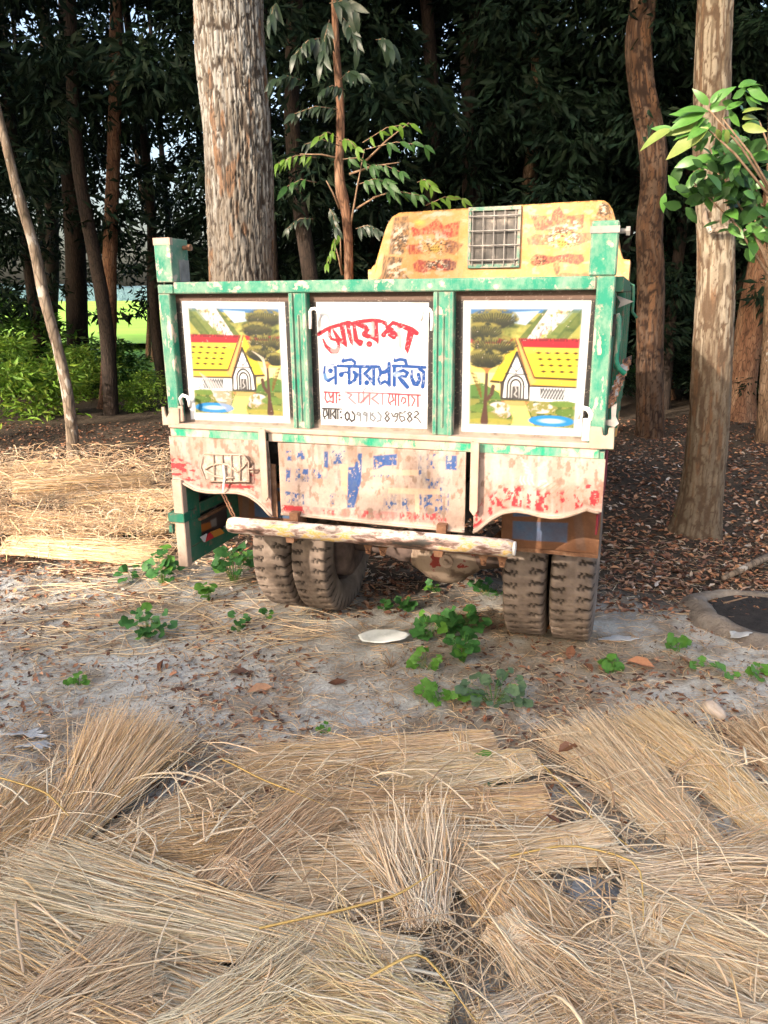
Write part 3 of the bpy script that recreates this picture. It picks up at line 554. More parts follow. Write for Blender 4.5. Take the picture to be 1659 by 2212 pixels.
for u, reg in ((1450, r3), (1548, r3), (48, r4), (655, r4), (768, r4)):
    x, z = at(*reg(u, 900), -.02)
    MB().prism([(x - .035, 1.0), (x + .035, 1.0), (x + .018, .965), (x + .012, .93), (x - .012, .93), (x - .018, .965)], -.03, -.015).tube([(x, -.045, .95), (x, .01, .95)], .008, 6).build('bracket_tab', m_rust, truck)
for x in (-.42, .42): MB().prism([(x - .03, 1.04), (x + .03, 1.04), (x + .02, .985), (x - .02, .985)], -.12, .10).box(x - .025, x + .025, -.06, .10, 1.06, 1.14).build('bumper_bracket', m_rust, truck)
MB().box(-.62, .74, -.04, .03, .985, 1.06).build('rear_cross_member', m_rust, truck, bev=.004)

# ---------------------------------------------------------------- mud flaps
def flap(x0, x1, z0, z1, y, flipped):
    nx, nz = 110, 60; xs = np.linspace(x0, x1, nx); X, Y, Z = panel_grid(xs, np.full(nx, z0), np.full(nx, z1), nz, y)
    Y = Y + .012 * np.sin(X * 14) * (z1 - Z) / (z1 - z0) + (fbm(X * 6, Z * 6, 4) - .5) * .02
    n = fbm(X * 10, Z * 10, 81, 5); C = L((150, 104, 74)) * (.6 + .6 * n[..., None]); s = (X - x0) / (x1 - x0); t = (z1 - Z) / (z1 - z0)
    if flipped: s = 1 - s
    c = Canvas(s, t, (0, 0, 0), .02); c.C = C
    md = np.clip(.45 + n * .9, 0, 1); c.poly([(.12, .42), (.68, .38), (.68, .78), (.12, .78)], (84, 116, 150), 1, md); c.poly([(.12, .1), (.4, .1), (.3, .3), (.12, .33)], (84, 116, 150), .9, md)
    c.poly([(.72, .1), (.80, .1), (.88, .9), (.78, .9)], (120, 110, 104), .4, md); me = mesh(np.stack([X, Y, Z], -1).reshape(-1, 3), grid_faces(nx, nz), (c.C * .8).reshape(-1, 3))
    o = obj('mud_flap', me, m_fascia, truck); sm = o.modifiers.new('s', 'SOLIDIFY'); sm.thickness = .008; return o
(x0, z1), (x1, z0) = at(*r4(765, 600), .62), at(*r4(1345, 872), .62)
flap(x0, x1, z0, z1 + .08, .62, False); flap(-x1, -x0, z0, z1 + .08, .62, True)
MB().box(x0, x1, .605, .612, z0 - .004, z0 + .02).build('flap_edge', m_rust, truck)

# ---------------------------------------------------------------- wheels
R, HW, AX = .52, .138, 1.342
m_tyre = simple('mud_dusted_rubber', [(.25, (.085, .064, .05)), (.5, (.17, .128, .10)), (.72, (.27, .21, .165))], s=6, rough=.92, bs=70, bstr=.5, bd=.004, attr=True)
m_rim = simple('muddy_rim', [(.3, (.05, .035, .03)), (.7, (.16, .11, .09))], s=9, rough=.9)
def tyre_mesh():
    nt_ = 432; prof = [(-HW * .55, R - .235), (-HW * .9, R - .20), (-HW * 1.02, R - .12), (-HW * .98, R - .05), (-HW * .9, R - .018), (-HW * .84, R - .006)]
    for s in np.linspace(-.74, .74, 15): prof.append((HW * s, R - .004 * s * s))
    prof += [(-a, r) for a, r in prof[5::-1]]; prof = np.array(prof); a = np.linspace(0, 2 * math.pi, nt_, False)
    A = a[:, None]; S = prof[None, :, 0] / HW; Rr = np.repeat(prof[None, :, 1], nt_, 0).copy(); nb = 40; grv = np.zeros(Rr.shape)
    for sgn in (-1, 1):
        ph = (A * nb / (2 * math.pi) + .13 * np.sin(S * 34) + (.37 if sgn > 0 else 0)) % 1
        band = (S * sgn > .24) & (S * sgn < 1.0) & (prof[None, :, 1] > R - .055); Rr = Rr - np.where(band & (ph < .27), .020, 0); grv = np.maximum(grv, band & (ph < .27))
    for s0 in (.0,): Rr = Rr - np.where((np.abs(S - s0 - .05 * np.sin(A * nb)) < .04), .006, 0)
    wear = (fbm(np.broadcast_to(A * 6, Rr.shape), S * 3 + 0 * A, 91, 3) - .5) * .008; Rr = Rr + wear
    V = np.stack([np.repeat(prof[None, :, 0], nt_, 0), Rr * np.cos(A), Rr * np.sin(A)], -1).reshape(-1, 3); k = len(prof)
    i = np.arange(nt_)[:, None]; j = np.arange(k - 1)[None, :]; i2 = (i + 1) % nt_
    F = np.stack([i * k + j, i2 * k + j, i2 * k + j + 1, i * k + j + 1], -1).reshape(-1, 4)
    Cg = np.stack([1 - .8 * grv] * 3, -1).reshape(-1, 3) * (.8 + .4 * fbm(np.broadcast_to(A * 5, Rr.shape), S * 2 + 0 * A, 95, 3)).reshape(-1, 1); return mesh(V, F, Cg, smooth=False)
tm = tyre_mesh()
f = MB(); f.tube([(-.10, 0, 0), (-.09, 0, 0), (-.02, 0, 0), (.02, 0, 0), (.10, 0, 0)], [.29, .285, .24, .24, .285], 28, False)
f.tube([(-.02, 0, 0), (-.015, 0, 0)], .27, 24); f.tube([(-.1, 0, 0), (.1, 0, 0)], [.12, .10], 16)
f.build('rim', m_rim, None, smooth=True); rim0 = bpy.data.objects['rim']; rim_me = rim0.data; bpy.data.objects.remove(rim0)
for i, (x, y) in enumerate(((-1.045, AX), (-.745, AX), (.745, AX), (1.045, AX), (-.95, 5.6), (.95, 5.6))):
    o = obj('tyre', tm, m_tyre, truck, loc=(x, y, R - .012), rot=(i * 1.1, 0, 0)); obj('rim', rim_me, m_rim, o)

# ---------------------------------------------------------------- axle, chassis, bed
m_axle, n, b = newmat('painted_axle'); g = noise(n, coords(n, (1, 1, 1)), 4.2, 5); c = ramp(n, g.outputs[0], [(.40, (.13, .085, .06)), (.48, (.30, .22, .16)), (.56, (.32, .24, .18)), (.58, (.22, .03, .02)), (.7, (.2, .035, .025))]).outputs[0]
n.links.new(c, b.inputs['Base Color']); b.inputs['Roughness'].default_value = .7
xc, zc = at(*r4(395, 870), AX - .2)
bm = MB(); lat = 14; seg = 26; V = []; F = []
for i in range(lat + 1):
    a = math.pi * i / lat - math.pi / 2
    for k in range(seg):
        t = 2 * math.pi * k / seg; V.append((xc + .25 * math.cos(a) * math.cos(t) * (1.15 if abs(math.cos(t)) > .8 else 1), AX - .02 + .17 * math.sin(a), .50 + .225 * math.cos(a) * math.sin(t)))
for i in range(lat):
    for k in range(seg): F.append((i * seg + k, i * seg + (k + 1) % seg, (i + 1) * seg + (k + 1) % seg, (i + 1) * seg + k))
dif = bm.add(V, F).build('differential', m_axle, truck, smooth=True)
MB().tube([(-.86, AX, R), (-.84, AX, R), (-.60, AX, R), (-.56, AX, R)], [.27, .275, .26, .2], 26).build('brake_drum', m_rim, truck, smooth=True); MB().tube([(.56, AX, R), (.60, AX, R), (.84, AX, R)], [.2, .26, .275], 26).build('brake_drum', m_rim, truck, smooth=True)
MB().tube([(-.7, AX, R), (-.35, AX, R), (-.2, AX, R), (.4, AX, R), (.7, AX, R)], [.07, .075, .12, .12, .07], 14).build('axle_tube', m_rim, truck, smooth=True)
xb2, zb2 = at(*r4(432, 895), AX - .18)
MB().tube([(xb2, AX - .14, zb2), (xb2, AX - .2, zb2)], .05, 12).tube([(xb2, AX - .2, zb2), (xb2, AX - .225, zb2)], .02, 6).build('drain_plug', m_dust, dif)
f = MB()
for x in (-.42, .42): f.box(x - .035, x + .035, .06, 6.2, 1.02, 1.26)
f.box(-.4, .4, .9, .98, 1.04, 1.2); f.box(-.4, .4, 2.2, 2.3, 1.04, 1.2); f.build('chassis_rail', m_black, truck)
for s in (-1, 1):
    f = MB()
    for k in range(6): f.tube([(s * .55, AX - .62 + k * .09, .80 - k * .012), (s * .55, AX, .60 - k * .02 + .05), (s * .55, AX + .62 - k * .09, .80 - k * .012)], .03, 4)
    f.build('leaf_spring', m_rust, truck)
f = MB().box(-1.19, 1.19, .08, 3.5, 1.44, 1.52)
for i in range(8): f.box(-1.15, 1.15, .2 + i * .42, .28 + i * .42, 1.34, 1.44)
f.build('cargo_bed', m_black, truck)
for s in (-1, 1):
    f = MB().box(min(s * 1.165, s * 1.205), max(s * 1.165, s * 1.205), .18 if s < 0 else .10, 3.45, 1.5, 2.30); f.box(min(s * 1.15, s * 1.24), max(s * 1.15, s * 1.24), .18 if s < 0 else .10, 3.45, 2.30, 2.37)
    for i in range(5): f.box(min(s * 1.205, s * 1.245), max(s * 1.205, s * 1.245), .35 + i * .7, .43 + i * .7, 1.5, 2.3)
    f.build('side_wall', m_dgreen if s > 0 else m_green, truck, bev=.004)
MB().box(-1.18, 1.18, 3.40, 3.46, 1.5, 2.32).build('bed_headboard', m_dgreen, truck)
# handle, rods and catches on the right flank
def c4(u, v, x):
    y, z = atx(2250 + u * .497, 850 + v * .497, x); return (x, y, z)
def c4y(u, v, y): q = at(2250 + u * .497, 850 + v * .497, y); return (q[0], y, q[1])
MB().tube([c4y(u, v, .16) for u, v in ((438, 815), (452, 860), (450, 1000), (434, 1120), (432, 1200), (452, 1255), (505, 1300))], .013, 8).build('grab_handle', m_greenp, truck, smooth=True)
MB().tube([c4y(u, v, 1.0) for u, v in ((545, 580), (570, 584), (570, 700), (562, 800), (600, 850))], .010, 6).build('tie_rod', m_dgreen, truck, smooth=True)
MB().prism([c4y(u, v, .3)[::2] for u, v in ((432, 665), (500, 690), (572, 715), (450, 765), (470, 720))], .2, .3).build('catch_plate', m_grey, truck)
MB().box(1.19, 1.215, .05, .10, 2.10, 2.20).build('latch', m_black, truck)
f = MB()
for k in range(9):
    u, v = 505 - k * 17, 1180 + k * 42; q = c4y(u, v, .30 - k * .012); f.add([(q[0] - .012, q[1] - .03, q[2]), (q[0] + .03, q[1], q[2] + .02), (q[0] + .03, q[1] + .02, q[2] - .03), (q[0] - .012, q[1] - .01, q[2] - .045)], [(0, 1, 2, 3)])
    f.box(q[0] - .012, q[0] + .028, q[1], q[1] + .02, q[2] - .028, q[2] - .004)
f.build('striped_flank_trim', simple('striped_trim', [(.4, (.05, .04, .04)), (.5, (.35, .16, .08)), (.55, (.3, .32, .34)), (.7, (.34, .36, .4))], s=22, rough=.7), truck)
MB().prism([c4y(u, v, .06)[::2] for u, v in ((395, 1560), (440, 1530), (430, 1640), (455, 1690), (420, 1720), (345, 1700), (340, 1670), (395, 1660))], .03, .06).build('cast_bracket', m_grey, truck)
MB().box(1.178, 1.21, .0, .05, 1.30, 1.56).build('flank_strip', m_greenp, truck); MB().box(1.19, 1.2, .06, 1.2, 1.12, 1.4).build('red_flank_panel', simple('old_red', [(.3, (.12, .01, .015)), (.7, (.22, .02, .03))], s=9), truck)

# ---------------------------------------------------------------- hanging side guard at the left rear
XG = -1.14
gy, gz = [], []
f = MB().box(-1.205, XG, -.03, .02, .735, 1.27); sg = f.build('side_guard', m_dust, truck, bev=.004)
YB = 1.30; ZB, ZT = .745, 1.42
f = MB().box(-1.19, XG, .02, YB, ZB, ZB + .10)
for y0, y1, z0, z1 in ((.02, .15, ZB + .1, ZT), (.50, .64, ZB + .1, ZT), (.96, 1.08, ZB + .1, ZT), (.15, YB, 1.02, 1.09), (.15, .50, ZT - .05, ZT), (.64, YB, ZT - .05, ZT)): f.box(-1.19, XG, y0, y1, z0, z1)
f.build('guard_frame', m_dgreen, sg, bev=.003)
ys = np.linspace(.02, YB, 150); zs = np.linspace(ZB, ZT, 90); Yg, Zg = np.meshgrid(ys, zs); px, py = topix(np.full_like(Yg, XG - .02), Yg, Zg)
U, V = (px - 700) / .294, (py - 1750) / .294; c = Canvas(U, V, (52, 44, 46), 14)
for pts, col in (([(270, 780), (400, 850), (300, 1180), (270, 1180)], (128, 38, 46)), ([(400, 760), (560, 760), (560, 960), (380, 960)], (92, 92, 100)), ([(340, 1010), (520, 960), (500, 1080), (340, 1160)], (30, 48, 42)), ([(300, 1300), (360, 1180), (480, 1150), (500, 1230), (320, 1310)], (150, 88, 34)),
                 ([(480, 1130), (560, 1090), (570, 1200), (500, 1220)], (124, 120, 118)), ([(800, 960), (900, 930), (920, 1060), (800, 1080)], (122, 80, 36)), ([(300, 1550), (590, 1440), (590, 1640), (300, 1760)], (104, 30, 34)), ([(380, 1600), (480, 1560), (470, 1640), (400, 1680)], (28, 40, 34)), ([(780, 1330), (1000, 1280), (1000, 1440), (770, 1540)], (88, 60, 40)),
                 ([(340, 770), (450, 780), (440, 870), (340, 880)], (24, 22, 24))): c.poly(pts, col)
obj('guard_panel', mesh(np.stack([np.full_like(Yg, XG - .02), Yg, Zg], -1).reshape(-1, 3), grid_faces(150, 90), (c.C * 1.1).reshape(-1, 3)), m_canvas, sg)
# bright triangles on a small board and the hanging bar below it
def cg(u, v, x=XG + .035): y, z = atx(700 + u * .294, 1750 + v * .294, x); return (x, y, z)
for pts, col in (([(360, 1360), (440, 1310), (412, 1422)], (205, 205, 210)), ([(485, 1296), (536, 1360), (412, 1424), (440, 1345)], (200, 40, 54)), ([(490, 1290), (620, 1236), (676, 1298), (545, 1358)], (190, 130, 50)), ([(675, 1212), (735, 1185), (740, 1240), (712, 1250)], (170, 165, 160))):
    q = [cg(u, v) for u, v in pts]; q2 = [(p[0] - .01, p[1], p[2]) for p in q]; k = len(q)
    MB().add(q + q2, [tuple(range(k)), tuple(range(2 * k - 1, k - 1, -1))] + [(i, i + k, (i + 1) % k + k, (i + 1) % k) for i in range(k)]).build('painted_chip', simple('enamel', [(.3, tuple(L(col) * .7)), (.6, tuple(L(col) * .85))], s=30, rough=.5), sg)
q = [cg(50, 1290, XG), cg(300, 1200, XG)]
MB().box(-1.24, XG + .01, -.045, .10, 1.015, 1.07).build('catch_bar', m_dgreen, sg, bev=.003); MB().box(-1.15, XG + .02, .12, .5, .985, 1.0).build('bar_lip', m_rust, sg)
MB().box(-1.24, -1.215, -.045, -.02, .95, 1.0).build('catch_tooth', m_dgreen, sg)

# ---------------------------------------------------------------- cab seen above the tailgate
YC = 3.565
step = .011; xs = np.linspace(-1.209, 1.211, int(2.42 / step))
topc = [(-1.209, 2.522), (-1.175, 2.525), (-1.17, 2.54), (-1.13, 2.58), (-1.07, 2.76), (-1.03, 2.88), (-.995, 2.955), (-.95, 3.0), (-.88, 3.028), (.0, 3.045), (.90, 3.06), (.96, 3.055), (1.0, 3.03), (1.035, 2.98), (1.06, 2.90), (1.115, 2.66), (1.15, 2.575), (1.16, 2.568), (1.211, 2.562)]
topc = np.array(topc); zt = np.interp(xs, topc[:, 0], topc[:, 1]); nx = len(xs); nz = 120
X, Y, Z = panel_grid(xs, np.full(nx, 2.0), zt, nz, YC); px, py = topix(X, Y, Z)
U, V = (px - 1450) / .6932, (py - 780) / .6932; c = Canvas(U, V, (246, 192, 96), 5)
n1 = fbm(U / 60, V / 60, 101, 4); n2 = fbm(U / 9, V / 14, 103, 4); n3 = fbm(U / 24, V / 16, 105, 4)
c.C = L((244, 164, 88)) * (1 - n1[..., None]) + L((250, 206, 152)) * n1[..., None]
c.put(sstep(.60, .72, fbm(U / 45 + 3, V / 30, 107, 4)) * .6, (250, 222, 190)); c.put(sstep(.64, .68, n2) * .4, (226, 196, 160))
c.ell(330, 158, 45, 22, (255, 232, 110), .8, soft=.8); c.ell(820, 450, 50, 16, (255, 232, 120), .7, soft=.8)
w1 = sstep(.40, .50, n2); w4 = sstep(.38, .5, fbm(U / 5, V / 26, 111, 3))
for pts, col, a in (([(185, 130), (265, 120), (270, 230), (235, 340), (150, 345), (160, 250)], (120, 104, 90), .85), ([(120, 350), (235, 360), (215, 420), (285, 500), (75, 500), (110, 460)], (92, 78, 68), .9),
                    ([(280, 180), (330, 200), (385, 170), (430, 135), (470, 180), (500, 165), (565, 150), (550, 240), (470, 250), (400, 225), (290, 240)], (206, 74, 74), .9), ([(250, 290), (330, 280), (350, 340), (270, 345)], (186, 62, 66), .85),
                    ([(480, 250), (585, 285), (530, 345), (470, 330)], (140, 92, 84), .85), ([(290, 400), (320, 372), (400, 385), (500, 365), (545, 395), (530, 435), (470, 440), (415, 430), (350, 450), (300, 440)], (190, 80, 80), .9),
                    ([(470, 375), (545, 380), (540, 425), (490, 440)], (92, 78, 88), .8), ([(968, 115), (1060, 120), (1085, 150), (1100, 90), (1135, 65), (1165, 110), (1200, 120), (1280, 110), (1275, 190), (1200, 210), (1000, 205)], (214, 96, 92), .85),
                    ([(945, 250), (1000, 225), (1080, 230), (1080, 290), (960, 290)], (170, 110, 98), .8), ([(1230, 220), (1320, 215), (1325, 260), (1240, 290)], (196, 110, 104), .8), ([(970, 370), (1000, 338), (1100, 355), (1180, 335), (1270, 345), (1280, 380), (1245, 402), (1120, 385), (1010, 412), (975, 400)], (180, 84, 80), .9),
                    ([(1180, 340), (1270, 345), (1280, 380), (1245, 402), (1190, 395)], (140, 112, 100), .7), ([(1100, 390), (1135, 390), (1145, 430), (1120, 470), (1105, 430)], (120, 100, 84), .85), ([(1120, 470), (1150, 445), (1250, 455), (1340, 430), (1345, 470), (1200, 485)], (150, 125, 100), .8),
                    ([(1340, 130), (1390, 30), (1440, 60), (1465, 130), (1380, 165)], (84, 72, 60), .85), ([(1310, 140), (1350, 140), (1345, 290), (1325, 260)], (104, 90, 78), .8)):
    c.poly(pts, col, a, (.55 + .45 * w1) * (.65 + .35 * w4))
w2 = sstep(.51, .55, n3)
for e in ((215, 260, 60, 110), (400, 270, 120, 70), (1150, 240, 130, 75), (200, 430, 70, 60), (430, 410, 70, 40), (1400, 80, 50, 45), (1210, 190, 60, 60), (420, 110, 120, 22)): c.ell(*e, (240, 222, 200), .95, w2, soft=.4)
w3 = sstep(.54, .57, fbm(U / 12 + 5, V / 8, 109, 4))
for e in ((215, 260, 55, 100), (420, 300, 120, 60), (1160, 250, 130, 70), (1400, 85, 50, 45), (430, 400, 90, 40), (1020, 380, 60, 40)): c.ell(*e, (70, 58, 50), .85, w3, soft=.4)
for bx, by in ((420, 310), (1150, 280)):
    c.ell(bx, by, 34, 26, (226, 190, 96), .9, soft=.3)
    for k in range(8): c.ell(bx - 20 + (k % 4) * 13, by - 8 + (k // 4) * 16, 4, 5, (60, 44, 30), .9)
e = sstep(.018, .0, zt[None, :] - Z); c.put(e * .55, (250, 190, 80)); c.put(e * sstep(.5, .56, n3) * .8, (90, 60, 44))
c.line([(150, 105), (120, 200), (75, 440)], 5, (250, 176, 60)); c.line([(550, 95), (552, 480)], 2.5, (150, 110, 60), .7, w1); c.line([(905, 65), (905, 300)], 3, (190, 130, 60), .6)
me = mesh(np.stack([X, Y, Z], -1).reshape(-1, 3), grid_faces(nx, nz), (c.C * .54).reshape(-1, 3))
cabp = obj('cab_back_panel', me, m_fascia, truck)
m_yel = worn('faded_yellow_paint', (.62, .30, .08), (.55, .42, .3), cover=.6, s=8, rustat=.7, dustamt=.4)
f = MB().prism([tuple(p) for p in topc] + [(1.211, 1.0), (-1.209, 1.0)], YC + .004, YC + .75); cab = f.build('cab', m_yel, truck, bev=.0)
f = MB().prism([(-1.15, 1.0), (-1.15, 2.5), (-.95, 2.9), (.95, 2.9), (1.15, 2.5), (1.15, 1.0)], YC + .75, YC + 1.7); f.box(-1.0, 1.0, YC + 1.7, YC + 2.6, .9, 1.7); f.build('cab_front', m_yel, truck)
# barred rear window
def c5(u, v, y): q = at(1450 + u * .6932, 780 + v * .6932, y); return (q[0], y, q[1])
q0, q1 = c5(612, 78, YC - .02), c5(905, 418, YC - .02); wx0, wx1, wz0, wz1 = q0[0], q1[0], q1[2] + .0, c5(760, 66, YC - .02)[2]
m_wf = worn('blue_green_window_paint', (.06, .17, .12), (.22, .19, .15), cover=.52, s=14, dustamt=.3)
f = MB().box(wx0, wx1, YC - .03, YC, wz1 - .035, wz1).box(wx0, wx1, YC - .03, YC, wz0, wz0 + .035).box(wx0, wx0 + .03, YC - .03, YC, wz0 + .035, wz1 - .035).box(wx1 - .03, wx1, YC - .03, YC, wz0 + .035, wz1 - .035)
wf = f.build('window_frame', m_wf, cabp, bev=.003)
MB().box(wx0 + .03, wx1 - .03, YC - .006, YC - .002, wz0 + .035, wz1 - .035).build('pane', simple('dusty_glass', [(.3, (.015, .013, .012)), (.5, (.05, .043, .038)), (.62, (.12, .10, .085)), (.75, (.3, .26, .2))], s=7, rough=.45, bs=30), cabp)
for k in range(5):
    x = wx0 + .045 + (wx1 - wx0 - .09) * k / 4; MB().tube([(x, YC - .04, wz0 + .02), (x, YC - .04, wz1 - .03)], .0048, 6).build('grille_bar', m_grey, cabp)
for k in range(4):
    z = wz0 + .07 + (wz1 - wz0 - .15) * k / 3; MB().tube([(wx0 + .005, YC - .05, z), (wx1 - .005, YC - .05, z)], .0055, 6).build('grille_bar', m_grey, cabp)
# ================================================================ GROUND
def hgt(x, y):
    x = np.asarray(x, float); y = np.asarray(y, float)
    h = (fbm(x * .7 + 40, y * .7 + 40, 201, 3) - .5) * .07 + (fbm(x * 3 + 9, y * 3 + 9, 203, 3) - .5) * .028 + (fbm(x * 11, y * 11, 205, 3) - .5) * .022
    u, v = (x - TX) * CY_ - (y - TY) * SY_, (x - TX) * SY_ + (y - TY) * CY_
    m = np.exp(-((np.abs(u) - .9) / .3) ** 2 - ((v - AX) / .5) ** 2)
    h = h * (1 - .8 * m); return h * sstep(160, 60, np.hypot(x, y)) - .004
def axis(lo, hi, d, out):
    a = list(np.arange(lo, hi, d)); s = d; p = hi
    while p < out: s *= 1.13; a.append(p); p += s
    a.append(p); s = d; p = lo - d; b = []
    while p > -out: s *= 1.13; b.append(p); p -= s
    b.append(p); return np.array(b[::-1] + a)
gx, gy_ = axis(-4.2, 4.2, .034, 900), axis(1.2, 8.5, .034, 900)
GX, GY = np.meshgrid(gx, gy_); GZ = hgt(GX, GY)
inner = (np.abs(GX) < 6) & (GY > 0) & (GY < 10)
n1 = fbm(GX * .9 + 3, GY * .9, 211, 5); n2 = fbm(GX * 5, GY * 5, 213, 5); n3 = fbm(GX * 26, GY * 26, 215, 3)
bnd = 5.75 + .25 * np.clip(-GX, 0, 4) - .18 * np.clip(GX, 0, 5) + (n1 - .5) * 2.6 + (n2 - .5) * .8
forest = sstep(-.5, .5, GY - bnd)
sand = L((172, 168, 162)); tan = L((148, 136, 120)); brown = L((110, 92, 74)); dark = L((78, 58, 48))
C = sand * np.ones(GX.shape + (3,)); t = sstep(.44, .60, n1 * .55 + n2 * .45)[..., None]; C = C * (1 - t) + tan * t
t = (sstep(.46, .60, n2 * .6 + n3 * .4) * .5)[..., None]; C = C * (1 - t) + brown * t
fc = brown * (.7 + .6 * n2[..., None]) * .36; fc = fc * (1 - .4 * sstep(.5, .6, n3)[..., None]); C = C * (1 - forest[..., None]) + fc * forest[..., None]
gr = (sstep(.62, .70, fbm(GX * 1.3 + 20, GY * 1.3, 217, 4)) * (1 - forest) * .22)[..., None]; C = C * (1 - gr) + L((205, 205, 206)) * gr
far = sstep(18, 24, GY + (n1 - .5) * 5)[..., None]; C = C * (1 - far) + L((86, 130, 40)) * .9 * far
ny, nxg = GX.shape
m_ground = colmat('dusty_sandy_soil', rough=.95, s=55, bstr=.9, var=.42)
for nn in m_ground.node_tree.nodes:
    if nn.type == 'BUMP': nn.inputs['Distance'].default_value = .02
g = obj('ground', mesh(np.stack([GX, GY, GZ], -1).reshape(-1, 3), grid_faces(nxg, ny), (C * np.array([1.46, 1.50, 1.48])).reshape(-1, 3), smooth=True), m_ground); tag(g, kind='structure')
# the bright rice field beyond the wood
fm_ = simple('young_rice', [(.3, (.16, .36, .03)), (.7, (.30, .50, .06))], s=.08, rough=.8, bs=6, bstr=.6, bd=.1)
fx, fy = np.meshgrid(np.linspace(-420, 420, 60), np.linspace(34, 300, 50)); fz = .12 + .25 * fbm(fx * .05, fy * .05, 5)
tag(obj('rice_field', mesh(np.stack([fx, fy, fz], -1).reshape(-1, 3), grid_faces(60, 50), smooth=True), fm_), kind='structure')
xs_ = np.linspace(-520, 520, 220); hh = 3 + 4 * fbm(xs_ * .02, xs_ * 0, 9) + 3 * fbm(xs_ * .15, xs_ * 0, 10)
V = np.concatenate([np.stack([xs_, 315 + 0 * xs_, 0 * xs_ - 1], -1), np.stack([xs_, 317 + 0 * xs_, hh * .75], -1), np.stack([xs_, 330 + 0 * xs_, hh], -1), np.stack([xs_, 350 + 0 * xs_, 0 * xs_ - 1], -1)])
tag(obj('distant_treeline', mesh(V, grid_faces(220, 4), smooth=True), simple('haze_tinted_far_wood', [(.3, (.05, .10, .12)), (.7, (.09, .16, .18))], s=.15, rough=1, bs=.5, bstr=1, bd=2)), kind='structure')  # blue-green base colour stands in for the haze of distance

# ================================================================ TREES
def bark(name, stops, lich=None, s=7, scale=(1, 1, .28), bd=.02, lat=.58, warm=None):
    m, n, b = newmat(name); mp = coords(n, scale); t = noise(n, mp, s, 8, .65); c = ramp(n, t.outputs[0], stops).outputs[0]
    vo = n.nodes.new('ShaderNodeTexVoronoi'); vo.feature = 'DISTANCE_TO_EDGE'; vo.inputs['Scale'].default_value = s * 3.2; n.links.new(coords(n, (1, 1, .22)).outputs[0], vo.inputs['Vector'])
    cr_ = ramp(n, vo.outputs[0], [(.0, (.25, .25, .25)), (.12, (1, 1, 1))]).outputs[0]; c = mixc(n, .8, c, cr_, 'MULTIPLY')
    if lich:
        t3 = noise(n, coords(n, (1, 1, .45)), s * 2.2, 7, .6); f = ramp(n, t3.outputs[0], [(lat, (0, 0, 0)), (lat + .03, (1, 1, 1))]).outputs[0]; c = mixc(n, f, c, lich)
    if warm:
        t5 = noise(n, coords(n, (1, 1, .5)), 2.1, 4, .6); f = ramp(n, t5.outputs[0], [(.64, (0, 0, 0)), (.68, (.8, .8, .8))]).outputs[0]; c = mixc(n, f, c, warm)
    n.links.new(c, b.inputs['Base Color']); b.inputs['Roughness'].default_value = .95
    bump(n, b, vo.outputs[0], .8, bd); return m
m_bark_pale = bark('pale_cracked_bark', [(.3, (.14, .10, .07)), (.5, (.34, .26, .19)), (.7, (.48, .40, .32))], (.62, .58, .52), s=6, lat=.60, warm=(.38, .2, .09))
m_bark_tan = bark('tan_blotched_bark', [(.3, (.10, .075, .05)), (.5, (.20, .15, .11)), (.7, (.28, .23, .18))], (.33, .30, .26), s=5, scale=(1, 1, .5), bd=.008, lat=.57)
m_bark_brown = bark('brown_bark', [(.3, (.07, .04, .025)), (.5, (.16, .10, .06)), (.7, (.26, .18, .12))], (.40, .38, .33), s=9, lat=.66)
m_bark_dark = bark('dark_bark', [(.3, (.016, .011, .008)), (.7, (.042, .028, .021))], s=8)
m_bark_orange = bark('reddish_bark', [(.3, (.07, .032, .018)), (.5, (.15, .075, .042)), (.7, (.24, .155, .10))], s=8)

